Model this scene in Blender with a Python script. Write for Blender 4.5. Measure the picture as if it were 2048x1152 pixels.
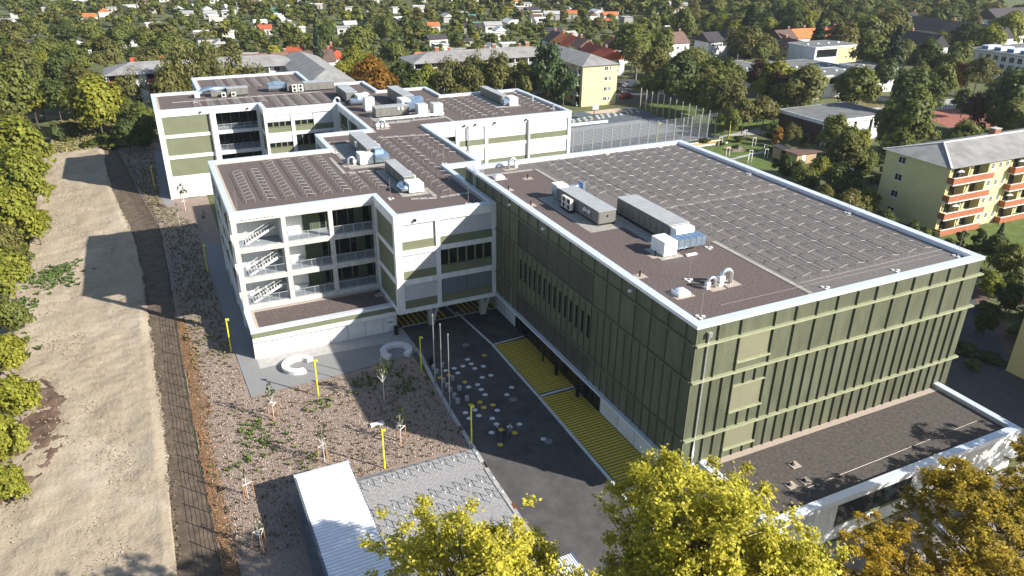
import bpy, bmesh, math, random
import numpy as np
from mathutils import Vector, Matrix

for _o in list(bpy.data.objects): bpy.data.objects.remove(_o)
SC = bpy.context.scene
COL = SC.collection

# ---------------------------------------------------------------- camera
CAM = Vector((-35.356, -40.192, 45.794)); PITCH, ROLL, YAW, FPX = 0.44622, 0.01166, 0.44843, 1508.8
FWD = Vector((math.sin(YAW)*math.cos(PITCH), math.cos(YAW)*math.cos(PITCH), -math.sin(PITCH)))
_right = Vector((math.cos(YAW), -math.sin(YAW), 0)); _up = _right.cross(FWD)
RIGHT = _right*math.cos(ROLL) + _up*math.sin(ROLL); UP = _up*math.cos(ROLL) - _right*math.sin(ROLL)
cam_data = bpy.data.cameras.new('camera'); cam = bpy.data.objects.new('camera', cam_data); COL.objects.link(cam)
cam_data.sensor_width = 36.0; cam_data.lens = 36.0*FPX/2048.0; cam_data.clip_start = 0.5; cam_data.clip_end = 3000
m = Matrix((RIGHT, UP, -FWD)).transposed().to_4x4(); m.translation = CAM; cam.matrix_world = m
SC.camera = cam

# ---------------------------------------------------------------- sky, sun, exposure
SUNV = Vector((1.17, -1.32, 1.0)).normalized()          # towards the sun
ELEV = math.asin(SUNV.z)
world = bpy.data.worlds.new('World'); SC.world = world; world.use_nodes = True
wn = world.node_tree; bg = wn.nodes['Background']
sky = wn.nodes.new('ShaderNodeTexSky'); sky.sky_type = 'NISHITA'; sky.sun_disc = False
sky.sun_elevation = ELEV; sky.sun_rotation = math.atan2(SUNV.x, SUNV.y); sky.air_density = 1.0; sky.dust_density = 0.6; sky.ozone_density = 1.2
wn.links.new(sky.outputs[0], bg.inputs[0]); bg.inputs[1].default_value = 0.085
sun_d = bpy.data.lights.new('sun', 'SUN'); sun_d.energy = 5.0; sun_d.angle = math.radians(0.5); sun_d.color = (1.0, 0.945, 0.865)
sun = bpy.data.objects.new('sun', sun_d); COL.objects.link(sun); sun.rotation_euler = SUNV.to_track_quat('Z', 'Y').to_euler(); sun.location = (60, -60, 120)
vs = SC.view_settings; vs.view_transform = 'Standard'; vs.look = 'None'; vs.gamma = 1.0; vs.use_curve_mapping = False; vs.exposure = 0.95
SC.cycles.max_bounces = 5; SC.cycles.diffuse_bounces = 2; SC.cycles.glossy_bounces = 2; SC.cycles.transmission_bounces = 3; SC.cycles.transparent_max_bounces = 4
SC.cycles.use_denoising = True

def to_px(P):
    d = Vector(P) - CAM; z = d.dot(FWD)
    if z < 1: return (-9999, -9999, z)
    return (1024 + FPX*d.dot(RIGHT)/z, 576 - FPX*d.dot(UP)/z, z)
def in_view(P, mg=40):
    u, v, z = to_px(P); return z > 1 and -mg < u < 2048+mg and -mg < v < 1152+mg

# ---------------------------------------------------------------- materials
MATS = {}
def mat(name, col, rough=0.8, var=0.0, vscale=1.0, bump=0.0, bscale=20.0, metal=0.0, spec=0.3, col2=None, detail=4, isl=0.0, obj=0.0, stripes=None, bdist=0.02, stretch=None, ramp=(0.35, 0.68)):
    if name in MATS: return MATS[name]
    M = bpy.data.materials.new(name); M.use_nodes = True; nt = M.node_tree; N = nt.nodes; Lk = nt.links
    b = N['Principled BSDF']; b.inputs['Roughness'].default_value = rough; b.inputs['Metallic'].default_value = metal
    b.inputs['Specular IOR Level'].default_value = spec
    c = (*col, 1); b.inputs['Base Color'].default_value = c
    tc = N.new('ShaderNodeTexCoord'); src = tc.outputs['Object']
    if stretch:
        mp = N.new('ShaderNodeMapping'); mp.inputs['Scale'].default_value = stretch; Lk.new(src, mp.inputs[0]); nsrc = mp.outputs[0]
    else: nsrc = src
    cur = None
    if var > 0 or col2:
        nz = N.new('ShaderNodeTexNoise'); nz.inputs['Scale'].default_value = vscale; nz.inputs['Detail'].default_value = detail; nz.inputs['Roughness'].default_value = 0.65
        Lk.new(nsrc, nz.inputs['Vector'])
        rp = N.new('ShaderNodeValToRGB'); e = rp.color_ramp.elements
        e[0].position = ramp[0]; e[1].position = ramp[1]
        if col2: e[0].color = (*col2, 1); e[1].color = c
        else: e[0].color = (*[x*(1-var) for x in col], 1); e[1].color = (*[min(1, x*(1+var*0.6)) for x in col], 1)
        Lk.new(nz.outputs[0], rp.inputs[0]); cur = rp.outputs[0]
    def mul(cur, sock, amt):
        mr = N.new('ShaderNodeMapRange'); mr.inputs[3].default_value = 1-amt; mr.inputs[4].default_value = 1+amt*0.8; Lk.new(sock, mr.inputs[0])
        hs = N.new('ShaderNodeHueSaturation'); Lk.new(mr.outputs[0], hs.inputs['Value'])
        if cur: Lk.new(cur, hs.inputs['Color'])
        else: hs.inputs['Color'].default_value = c
        return hs.outputs[0]
    if isl: 
        g = N.new('ShaderNodeNewGeometry'); cur = mul(cur, g.outputs['Random Per Island'], isl)
    if obj:
        oi = N.new('ShaderNodeObjectInfo'); cur = mul(cur, oi.outputs['Random'], obj)
    if cur: Lk.new(cur, b.inputs['Base Color'])
    if bump > 0 or stripes:
        bp = N.new('ShaderNodeBump'); bp.inputs['Strength'].default_value = bump if bump else 0.6; bp.inputs['Distance'].default_value = bdist
        if stripes:   # fine corrugation along an axis: (scale_x, scale_y, scale_z)
            mp2 = N.new('ShaderNodeMapping'); mp2.inputs['Scale'].default_value = stripes; Lk.new(src, mp2.inputs[0])
            w = N.new('ShaderNodeTexWave'); w.wave_type = 'BANDS'; w.bands_direction = 'DIAGONAL'; w.inputs['Scale'].default_value = 1.0; Lk.new(mp2.outputs[0], w.inputs[0]); Lk.new(w.outputs[0], bp.inputs['Height'])
        else:
            nb = N.new('ShaderNodeTexNoise'); nb.inputs['Scale'].default_value = bscale; nb.inputs['Detail'].default_value = 5; Lk.new(nsrc, nb.inputs['Vector']); Lk.new(nb.outputs[0], bp.inputs['Height'])
        Lk.new(bp.outputs[0], b.inputs['Normal'])
    MATS[name] = M; return M

def leaf_mat(name, c1, c2, trans=0.42, vary=0.35):
    M = bpy.data.materials.new(name); M.use_nodes = True; nt = M.node_tree; N = nt.nodes; Lk = nt.links
    out = N['Material Output']; b = N['Principled BSDF']; b.inputs['Roughness'].default_value = 0.55; b.inputs['Specular IOR Level'].default_value = 0.25
    g = N.new('ShaderNodeNewGeometry'); oi = N.new('ShaderNodeObjectInfo')
    mx = N.new('ShaderNodeMix'); mx.data_type = 'RGBA'; mx.inputs[6].default_value = (*c1, 1); mx.inputs[7].default_value = (*c2, 1)
    ad = N.new('ShaderNodeMath'); ad.operation = 'MULTIPLY_ADD'; ad.inputs[1].default_value = 0.55
    m2 = N.new('ShaderNodeMath'); m2.operation = 'MULTIPLY'; m2.inputs[1].default_value = 0.45
    Lk.new(oi.outputs['Random'], m2.inputs[0]); Lk.new(g.outputs['Random Per Island'], ad.inputs[0]); Lk.new(m2.outputs[0], ad.inputs[2]); Lk.new(ad.outputs[0], mx.inputs[0])
    hs = N.new('ShaderNodeHueSaturation'); mr = N.new('ShaderNodeMapRange'); mr.inputs[3].default_value = 1-vary; mr.inputs[4].default_value = 1+vary
    md = N.new('ShaderNodeMath'); md.operation = 'FRACT'; mm = N.new('ShaderNodeMath'); mm.operation = 'MULTIPLY'; mm.inputs[1].default_value = 7.31
    Lk.new(g.outputs['Random Per Island'], mm.inputs[0]); Lk.new(mm.outputs[0], md.inputs[0]); Lk.new(md.outputs[0], mr.inputs[0]); Lk.new(mr.outputs[0], hs.inputs['Value']); Lk.new(mx.outputs[2], hs.inputs['Color'])
    Lk.new(hs.outputs[0], b.inputs['Base Color'])
    tr = N.new('ShaderNodeBsdfTranslucent'); Lk.new(hs.outputs[0], tr.inputs[0])
    ms = N.new('ShaderNodeMixShader'); ms.inputs[0].default_value = trans; Lk.new(b.outputs[0], ms.inputs[1]); Lk.new(tr.outputs[0], ms.inputs[2]); Lk.new(ms.outputs[0], out.inputs[0])
    MATS[name] = M; return M

W_ = mat('white_render', (0.72, 0.72, 0.70), 0.75, var=0.16, vscale=0.9, bump=0.05, bscale=30, stretch=(1.2, 1.2, 0.18))
CONC = mat('exposed_concrete', (0.50, 0.49, 0.46), 0.85, var=0.22, vscale=1.2, bump=0.12, bscale=25)
CONCL = mat('pale_concrete', (0.66, 0.655, 0.635), 0.85, var=0.12, vscale=0.5, bump=0.08, bscale=25)
GREEN = mat('green_cladding_front', (0.112, 0.121, 0.078), 0.55, var=0.24, vscale=0.7, stripes=(4.2, 0.001, 0.0), bdist=0.03, obj=0.10, stretch=(1, 1, 0.25))
GREENY = mat('green_cladding_side', (0.112, 0.121, 0.078), 0.55, var=0.24, vscale=0.7, stripes=(0.001, 4.2, 0.0), bdist=0.03, obj=0.08, stretch=(1, 1, 0.25))
GREENP = mat('green_panel', (0.165, 0.178, 0.108), 0.6, var=0.08, vscale=0.5, stripes=(4, 0.001, 0.0), bdist=0.012, obj=0.05)
GFIN = mat('green_fin', (0.112, 0.121, 0.078), 0.5, var=0.08)
LEDGE = mat('pale_green_ledge', (0.33, 0.345, 0.215), 0.5, var=0.14, vscale=1.5)
SHUT = mat('beige_shutter', (0.20, 0.195, 0.125), 0.6, var=0.06, vscale=0.8)
BROWNM = mat('bronze_mesh', (0.065, 0.062, 0.045), 0.6, var=0.15, vscale=1.0, stripes=(0.001, 4, 0), bdist=0.03, obj=0.12)
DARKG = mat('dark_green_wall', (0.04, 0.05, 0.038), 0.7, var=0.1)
GRAV = mat('brown_roof_gravel', (0.170, 0.134, 0.122), 0.95, col2=(0.080, 0.062, 0.057), vscale=5.0, bump=0.5, bscale=9.0, detail=8, bdist=0.05)
GRAVG = mat('grey_roof_gravel', (0.205, 0.185, 0.172), 0.95, col2=(0.115, 0.10, 0.094), vscale=5.0, bump=0.5, bscale=9.0, detail=8, bdist=0.05)
SLAB = mat('pale_roof_slab', (0.36, 0.34, 0.30), 0.9, var=0.25, vscale=2.5, bump=0.2, bscale=20, obj=0.12)
PEB = mat('pinkish_pebble_strip', (0.46, 0.38, 0.31), 0.9, var=0.3, vscale=12, bump=0.4, bscale=30)
CAP = mat('parapet_sheet_metal', (0.78, 0.82, 0.88), 0.35, var=0.06, vscale=0.8, metal=0.35, spec=0.5)
GALV = mat('galvanised_steel', (0.62, 0.64, 0.65), 0.38, var=0.10, vscale=3, metal=0.8, spec=0.5)
ROD = mat('aluminium_rod', (0.36, 0.34, 0.315), 0.45, metal=0.25, spec=0.5)
DUCT = mat('sky_tinted_duct_metal', (0.52, 0.66, 0.80), 0.28, var=0.18, vscale=2.2, metal=0.85, spec=0.5)  # blue in the base colour stands in for sky reflected by the bare metal
AHUB = mat('grey_unit_casing', (0.17, 0.165, 0.15), 0.5, var=0.06, vscale=1.5, obj=0.06)
AHUT = mat('pale_unit_top', (0.50, 0.50, 0.49), 0.42, var=0.10, vscale=1.2, metal=0.3, obj=0.06)
WBOX = mat('white_coated_metal', (0.80, 0.80, 0.78), 0.45, var=0.05, vscale=2)
ACW = mat('cream_unit', (0.60, 0.58, 0.53), 0.5)
BLK = mat('black_plastic', (0.015, 0.015, 0.017), 0.5)
GLASS = mat('dark_window_glass', (0.012, 0.016, 0.018), 0.08, spec=0.6, var=0.3, vscale=0.6)
MULL = mat('olive_window_frame', (0.165, 0.165, 0.092), 0.5)
BLIND = mat('silver_blind', (0.56, 0.565, 0.575), 0.5, var=0.08, vscale=2, stripes=(1.6, 1.6, 0), bdist=0.02, obj=0.03, metal=0.15)
BLINDW = mat('white_blind', (0.72, 0.72, 0.71), 0.6, var=0.04, vscale=2)
RAIL = mat('railing_steel', (0.55, 0.57, 0.58), 0.4, metal=0.5)
MESHS = mat('railing_infill', (0.33, 0.38, 0.42), 0.5, metal=0.3, var=0.1)
FLR = mat('loggia_floor', (0.30, 0.33, 0.36), 0.7, var=0.1, vscale=1)
CURT = mat('green_curtain', (0.10, 0.13, 0.08), 0.8, var=0.35, vscale=2, stretch=(6, 1, 0.2))
ASPH = mat('asphalt', (0.095, 0.090, 0.088), 0.9, var=0.32, vscale=0.45, bump=0.25, bscale=40, detail=8)
YEL = mat('yellow_road_paint', (0.72, 0.53, 0.05), 0.75, var=0.25, vscale=3, obj=0.06)
WPAINT = mat('white_road_paint', (0.70, 0.70, 0.68), 0.75, var=0.15, vscale=3)
YELM = mat('yellow_lacquer', (0.78, 0.72, 0.02), 0.4)
PAVEG = mat('grey_gravel_paving', (0.34, 0.335, 0.325), 0.95, col2=(0.16, 0.16, 0.16), vscale=9, bump=0.5, bscale=22, detail=8)
PAVEC = mat('pale_fine_paving', (0.42, 0.41, 0.385), 0.9, var=0.15, vscale=2.0, bump=0.15, bscale=30)
SETT = mat('grey_sett_paving', (0.33, 0.325, 0.32), 0.9, var=0.28, vscale=6, bump=0.35, bscale=18, obj=0.14)
MULCH = mat('bark_mulch', (0.39, 0.305, 0.25), 0.97, col2=(0.20, 0.15, 0.12), vscale=7, bump=0.9, bscale=12, detail=9, bdist=0.06)
def sand_mat():
    M = mat('bare_sand', (0.376, 0.308, 0.220), 0.97, bump=0.7, bscale=4.0, bdist=0.10); nt = M.node_tree; N = nt.nodes; Lk = nt.links; b = N['Principled BSDF']
    tc = N.new('ShaderNodeTexCoord'); cur = None
    for i, (sc, det, dist, lo, hi, c0) in enumerate(((0.16, 8, 1.5, 0.50, 0.66, (0.264, 0.212, 0.152)), (0.55, 10, 2.5, 0.56, 0.70, (0.188, 0.148, 0.108)), (0.09, 6, 0.8, 0.52, 0.62, (0.448, 0.380, 0.288)), (2.4, 8, 1.0, 0.60, 0.72, (0.216, 0.164, 0.112)))):
        mp = N.new('ShaderNodeMapping'); mp.inputs['Location'].default_value = (i*13.7, i*5.1, 0); mp.inputs['Scale'].default_value = (1.5, 0.75, 1) if i != 2 else (1, 1, 1); Lk.new(tc.outputs['Object'], mp.inputs[0])
        nz = N.new('ShaderNodeTexNoise'); nz.inputs['Scale'].default_value = sc; nz.inputs['Detail'].default_value = det; nz.inputs['Roughness'].default_value = 0.7; nz.inputs['Distortion'].default_value = dist; Lk.new(mp.outputs[0], nz.inputs['Vector'])
        mr = N.new('ShaderNodeMapRange'); mr.inputs[1].default_value = lo; mr.inputs[2].default_value = hi; mr.inputs[4].default_value = 0.8; Lk.new(nz.outputs[0], mr.inputs[0])
        mx = N.new('ShaderNodeMix'); mx.data_type = 'RGBA'; Lk.new(mr.outputs[0], mx.inputs[0]); mx.inputs[7].default_value = (*c0, 1)
        if cur: Lk.new(cur, mx.inputs[6])
        else: mx.inputs[6].default_value = (0.376, 0.308, 0.220, 1)
        cur = mx.outputs[2]
    Lk.new(cur, b.inputs['Base Color']); return M
SANDM = sand_mat()
SOIL = mat('dark_topsoil', (0.165, 0.125, 0.088), 0.97, col2=(0.09, 0.066, 0.046), vscale=0.8, bump=0.8, bscale=5, detail=8, bdist=0.08)
RSOIL = mat('red_brown_earth', (0.20, 0.135, 0.095), 0.97, col2=(0.085, 0.052, 0.036), vscale=0.5, bump=0.9, bscale=5, detail=8, bdist=0.1)
GRASS = mat('rough_grass', (0.15, 0.16, 0.065), 0.95, col2=(0.075, 0.088, 0.034), vscale=0.35, bump=0.7, bscale=6, detail=9, bdist=0.15)
DRYG = mat('dry_grass', (0.27, 0.225, 0.10), 0.95, col2=(0.10, 0.10, 0.035), vscale=0.5, bump=0.8, bscale=5, detail=9, bdist=0.2)
LAWN = mat('mown_lawn', (0.105, 0.145, 0.034), 0.95, var=0.3, vscale=0.6, bump=0.4, bscale=20, detail=8)
BARK = mat('tree_bark', (0.11, 0.085, 0.065), 0.95, var=0.35, vscale=2.5, bump=0.5, bscale=12)
BARKW = mat('birch_bark', (0.42, 0.40, 0.36), 0.9, var=0.4, vscale=4)
STAKE = mat('larch_stake', (0.42, 0.23, 0.11), 0.8, var=0.2, vscale=3)
STEMW = mat('whitewashed_stem', (0.62, 0.60, 0.56), 0.85)
CORR = mat('white_corrugated_sheet', (0.80, 0.81, 0.82), 0.45, var=0.05, vscale=0.8)
TIMB = mat('pale_timber', (0.42, 0.31, 0.18), 0.8, var=0.2, vscale=2)
CREAM = mat('cream_render', (0.66, 0.56, 0.30), 0.85, var=0.05, vscale=0.4)
CREAMD = mat('yellow_render', (0.62, 0.55, 0.28), 0.85, var=0.07, vscale=0.4)
ORANGE = mat('orange_balcony_front', (0.36, 0.125, 0.062), 0.75, var=0.15, vscale=1.0)
BALCB = mat('blue_grey_balcony', (0.33, 0.37, 0.38), 0.7, var=0.1)
FIBRE = mat('grey_corrugated_roof', (0.275, 0.27, 0.26), 0.85, var=0.25, vscale=0.35, stripes=(3.2, 0.001, 0), bdist=0.03)
FIBREY = mat('grey_corrugated_roof_side', (0.275, 0.27, 0.26), 0.85, var=0.25, vscale=0.35, stripes=(0.001, 3.2, 0), bdist=0.03)
BITU = mat('grey_felt_roof', (0.17, 0.175, 0.175), 0.9, var=0.25, vscale=0.4)
TILER = mat('red_roof_tile', (0.40, 0.085, 0.045), 0.8, var=0.2, vscale=1.0, obj=0.2)
TILEO = mat('orange_roof_tile', (0.52, 0.17, 0.06), 0.8, var=0.2, vscale=1.0, obj=0.15)
TILEB = mat('brown_roof_tile', (0.15, 0.095, 0.075), 0.8, var=0.2, vscale=1.0, obj=0.2)
TILED = mat('dark_roof_tile', (0.05, 0.045, 0.05), 0.8, var=0.2, vscale=1.0, obj=0.2)
BRICK = mat('dark_brick', (0.085, 0.045, 0.038), 0.85, var=0.25, vscale=4)
BRICKR = mat('red_brick', (0.30, 0.12, 0.075), 0.85, var=0.25, vscale=4)
HUTW = mat('hut_wall', (0.55, 0.53, 0.48), 0.85, var=0.1, obj=0.45)
HUTR = {'red': TILER, 'orange': TILEO, 'brown': TILEB, 'dark': TILED, 'grey': mat('pale_grey_felt', (0.40, 0.40, 0.39), 0.8, var=0.15, obj=0.3), 'white': mat('white_felt', (0.66, 0.66, 0.65), 0.8, var=0.1, obj=0.15), 'teal': mat('teal_sheet', (0.10, 0.30, 0.27), 0.6, var=0.1), 'blue': mat('blue_sheet', (0.10, 0.22, 0.42), 0.6, var=0.1)}
REDC = mat('red_sport_surface', (0.34, 0.13, 0.10), 0.9, var=0.15, vscale=0.5)
COURT = mat('blue_grey_court', (0.10, 0.125, 0.14), 0.9, var=0.12, vscale=0.5)
NET = mat('fence_wire', (0.30, 0.31, 0.31), 0.5, metal=0.4)
FENCED = mat('dark_fence_wire', (0.035, 0.038, 0.042), 0.55)
CARS = {k: mat('car_paint_'+k, c, 0.25, spec=0.6) for k, c in {'white': (0.7, 0.7, 0.7), 'red': (0.22, 0.02, 0.02), 'silver': (0.4, 0.42, 0.44), 'dark': (0.03, 0.035, 0.05)}.items()}
TYRE = mat('tyre_rubber', (0.015, 0.015, 0.015), 0.9)
LEAF = {
 'y': leaf_mat('leaf_yellow_green', (0.33, 0.315, 0.035), (0.17, 0.20, 0.03)),
 'g': leaf_mat('leaf_green', (0.115, 0.150, 0.034), (0.200, 0.205, 0.044)),
 'o': leaf_mat('leaf_olive', (0.125, 0.140, 0.036), (0.185, 0.160, 0.042)),
 'd': leaf_mat('leaf_dark_green', (0.070, 0.100, 0.028), (0.115, 0.138, 0.034)),
 'r': leaf_mat('leaf_orange', (0.30, 0.145, 0.016), (0.21, 0.115, 0.018)),
 'p': leaf_mat('leaf_purple', (0.060, 0.026, 0.024), (0.09, 0.055, 0.026)),
 'c': leaf_mat('leaf_conifer', (0.026, 0.050, 0.022), (0.040, 0.066, 0.03), trans=0.15),
 'k': leaf_mat('leaf_pine', (0.035, 0.062, 0.018), (0.058, 0.090, 0.026), trans=0.15),
 'b': leaf_mat('leaf_birch', (0.20, 0.185, 0.055), (0.145, 0.150, 0.045)),
 'F': leaf_mat('leaf_bright_yellow', (0.68, 0.60, 0.075), (0.30, 0.29, 0.028), trans=0.45),
 'A': leaf_mat('leaf_autumn_gold', (0.54, 0.35, 0.03), (0.28, 0.25, 0.03), trans=0.45),
 's': leaf_mat('leaf_shrub', (0.06, 0.09, 0.022), (0.13, 0.15, 0.03)),
}

# ---------------------------------------------------------------- mesh helpers
class MB:
    def __init__(s): s.v = []; s.f = []
    def add(s, vs, fs):
        o = len(s.v); s.v += [tuple(v) for v in vs]; s.f += [tuple(i+o for i in f) for f in fs]; return s
    def box(s, x0, y0, z0, x1, y1, z1):
        if x0 > x1: x0, x1 = x1, x0
        if y0 > y1: y0, y1 = y1, y0
        return s.add([(x0,y0,z0),(x1,y0,z0),(x1,y1,z0),(x0,y1,z0),(x0,y0,z1),(x1,y0,z1),(x1,y1,z1),(x0,y1,z1)],
                     [(3,2,1,0),(4,5,6,7),(0,1,5,4),(1,2,6,5),(2,3,7,6),(3,0,4,7)])
    def beam(s, a, b, w, h):
        a = Vector(a); b = Vector(b); d = (b-a).normalized(); side = d.cross(Vector((0,0,1)))
        if side.length < 1e-3: side = Vector((1,0,0))
        side.normalize(); up = side.cross(d); P = []
        for p in (a, b):
            for i, j in ((-1,-1),(1,-1),(1,1),(-1,1)): P.append(p + side*(w/2*i) + up*(h/2*j))
        return s.add(P, [(0,1,2,3),(7,6,5,4),(0,4,5,1),(1,5,6,2),(2,6,7,3),(3,7,4,0)])
    def tube(s, pts, r, n=6, r2=None, cap=True):
        pts = [Vector(p) for p in pts]; k = len(pts); r2 = r if r2 is None else r2; P = []; prev = None
        for i, p in enumerate(pts):
            d = (pts[min(i+1, k-1)] - pts[max(i-1, 0)]).normalized()
            ref = prev if prev is not None else (Vector((0,0,1)) if abs(d.z) < 0.9 else Vector((1,0,0)))
            u = ref - d*ref.dot(d)
            if u.length < 1e-4: u = d.orthogonal()
            u.normalize(); prev = u; w = d.cross(u); rr = r + (r2-r)*i/max(1, k-1)
            for j in range(n):
                t = 2*math.pi*j/n; P.append(p + u*(rr*math.cos(t)) + w*(rr*math.sin(t)))
        F = []
        for i in range(k-1):
            for j in range(n): F.append((i*n+j, i*n+(j+1)%n, (i+1)*n+(j+1)%n, (i+1)*n+j))
        if cap: F.append(tuple(range(n-1, -1, -1))); F.append(tuple((k-1)*n+j for j in range(n)))
        return s.add(P, F)
    def cyl(s, x, y, z0, z1, r, n=16, r2=None): return s.tube([(x,y,z0),(x,y,z1)], r, n, r2)
    def prism(s, poly, z0, z1, top=True, bottom=False):
        n = len(poly); a = sum(poly[i][0]*poly[(i+1)%n][1]-poly[(i+1)%n][0]*poly[i][1] for i in range(n))
        if a < 0: poly = poly[::-1]
        P = [(x,y,z0) for x,y in poly] + [(x,y,z1) for x,y in poly]
        F = [(i,(i+1)%n,n+(i+1)%n,n+i) for i in range(n)]
        if top: F.append(tuple(range(n, 2*n)))
        if bottom: F.append(tuple(range(n-1,-1,-1)))
        return s.add(P, F)
    def sheet(s, poly, z):
        n = len(poly); a = sum(poly[i][0]*poly[(i+1)%n][1]-poly[(i+1)%n][0]*poly[i][1] for i in range(n))
        if a < 0: poly = poly[::-1]
        return s.add([(x,y,z) for x,y in poly], [tuple(range(n))])
    def ring(s, outer, inner, z0, z1):      # closed rim between two matching polygons
        n = len(outer)
        P = [(x,y,z0) for x,y in outer]+[(x,y,z1) for x,y in outer]+[(x,y,z1) for x,y in inner]+[(x,y,z0) for x,y in inner]
        F = []
        for i in range(n):
            j = (i+1) % n
            F += [(i,j,n+j,n+i),(n+i,n+j,2*n+j,2*n+i),(2*n+i,2*n+j,3*n+j,3*n+i)]
        return s.add(P, F)
    def mesh(s, name, org=(0,0,0)):
        me = bpy.data.meshes.new(name); ox, oy, oz = org
        me.from_pydata([(x-ox,y-oy,z-oz) for x,y,z in s.v], [], s.f); me.update(); return me
    def build(s, name, material, parent=None, smooth=False, local=False):
        org = (0,0,0)
        if parent is not None and not local:
            r = parent
            while r.parent: r = r.parent
            org = r.location
        me = s.mesh(name, org); me.materials.append(material)
        if smooth: me.polygons.foreach_set('use_smooth', [True]*len(me.polygons))
        o = bpy.data.objects.new(name, me); COL.objects.link(o)
        if parent is not None: o.parent = parent
        return o
def box(name, material, parent, *a): return MB().box(*a).build(name, material, parent)
def link(name, me, parent=None, loc=(0,0,0), rz=0, sc=None):
    o = bpy.data.objects.new(name, me); COL.objects.link(o); o.location = loc; o.rotation_euler = (0,0,rz)
    if sc: o.scale = sc
    if parent is not None: o.parent = parent
    return o
def tag(o, label=None, cat=None, group=None, kind=None):
    if label: o['label'] = label
    if cat: o['category'] = cat
    if group: o['group'] = group
    if kind: o['kind'] = kind
    return o
def thing(name, label, cat, loc=(0,0,0), group=None, rz=0):
    o = bpy.data.objects.new(name, None); COL.objects.link(o); o.location = loc; o.rotation_euler = (0,0,rz); o.empty_display_size = 0.5
    return tag(o, label, cat, group)
def struct(name, mb, material, label=None): return tag(mb.build(name, material), label, None, None, 'structure')
def dup(root, loc, rz=0, label=None, parent=None):
    r = root.copy(); COL.objects.link(r); r.location = loc; r.rotation_euler = (0,0,rz)
    if label: r['label'] = label
    for ch in list(root.children):
        c = ch.copy(); COL.objects.link(c); c.parent = r
        for g in list(ch.children):
            d = g.copy(); COL.objects.link(d); d.parent = c
    return r
def inset(poly, d):
    n = len(poly); a = sum(poly[i][0]*poly[(i+1)%n][1]-poly[(i+1)%n][0]*poly[i][1] for i in range(n)); sg = 1 if a > 0 else -1
    out = []
    for i in range(n):
        p0 = Vector(poly[i-1]); p1 = Vector(poly[i]); p2 = Vector(poly[(i+1)%n])
        d1 = (p1-p0).normalized(); d2 = (p2-p1).normalized(); n1 = Vector((-d1.y, d1.x))*sg; n2 = Vector((-d2.y, d2.x))*sg
        k = d/(1+n1.dot(n2)); out.append((p1.x+(n1.x+n2.x)*k, p1.y+(n1.y+n2.y)*k))
    return out
class Wall:
    """a straight wall: u metres along it, d metres out of it"""
    def __init__(s, ox, oy, ux, uy, nx, ny): s.o = (ox, oy); s.u = (ux, uy); s.n = (nx, ny)
    def p(s, u, d): return (s.o[0]+s.u[0]*u+s.n[0]*d, s.o[1]+s.u[1]*u+s.n[1]*d)
    def box(s, mb, u0, u1, z0, z1, d0, d1):
        a = s.p(u0, d0); b = s.p(u1, d1); return mb.box(min(a[0],b[0]), min(a[1],b[1]), z0, max(a[0],b[0]), max(a[1],b[1]), z1)
    def pc(s, name, material, parent, u0, u1, z0, z1, d0, d1): return s.box(MB(), u0, u1, z0, z1, d0, d1).build(name, material, parent)
R = random.Random(7)
# ================================================================ GROUND AND SITE
def noisy_grid(name, material, poly_l, poly_r, nu, nv, amp, z0, freq, seed=0, kind='structure', edge=0.0, prof=None):
    """sheet between two polylines (lists of x,y of the same length) with real relief"""
    rng = np.random.default_rng(seed); L_ = np.array(poly_l, float); R_ = np.array(poly_r, float)
    t = np.linspace(0, len(L_)-1, nv); i0 = np.clip(t.astype(int), 0, len(L_)-2); fr = (t-i0)[:, None]
    A = L_[i0]*(1-fr)+L_[i0+1]*fr; B = R_[i0]*(1-fr)+R_[i0+1]*fr
    s = np.linspace(0, 1, nu); P = A[:, None, :]*(1-s)[None, :, None] + B[:, None, :]*s[None, :, None]
    X = P[..., 0]; Y = P[..., 1]; Z = np.zeros_like(X)
    for k in range(14):
        a = rng.uniform(0, 6.28); f = freq*rng.uniform(0.5, 3.2)*(1+k*0.22); ph = rng.uniform(0, 6.28)
        Z += np.sin((X*math.cos(a)+Y*math.sin(a))*f + ph + 1.3*np.sin((X*math.sin(a)-Y*math.cos(a))*f*0.6+ph*2))/(1+0.28*k)
    Z = Z/3.0*amp + rng.normal(0, amp*0.10, Z.shape)
    e = np.minimum(s, 1-s); w = np.clip(e/0.06, 0, 1)[None, :]
    Z = np.maximum(z0 + Z*w, 0.012) 
    if prof is not None: Z = Z + np.interp(s, prof[0], prof[1])[None, :]
    if edge:
        
        def wob(): return edge*(0.45*rng.normal(0, 1, nv)+0.9*np.convolve(rng.normal(0, 1, nv), np.ones(5)/5, 'same')*1.6+1.2*np.convolve(rng.normal(0, 1, nv), np.ones(19)/19, 'same')*3)
        X[:, 0] += wob(); X[:, -1] += wob()
    vs = np.stack([X, Y, Z], -1).reshape(-1, 3); idx = np.arange(nu*nv).reshape(nv, nu)
    fs = np.stack([idx[:-1, :-1], idx[:-1, 1:], idx[1:, 1:], idx[1:, :-1]], -1).reshape(-1, 4)
    me = bpy.data.meshes.new(name); me.from_pydata(vs.tolist(), [], fs.tolist()); me.materials.append(material)
    me.polygons.foreach_set('use_smooth', [True]*len(me.polygons)); me.update()
    o = bpy.data.objects.new(name, me); COL.objects.link(o); return tag(o, None, None, None, kind)

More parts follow.
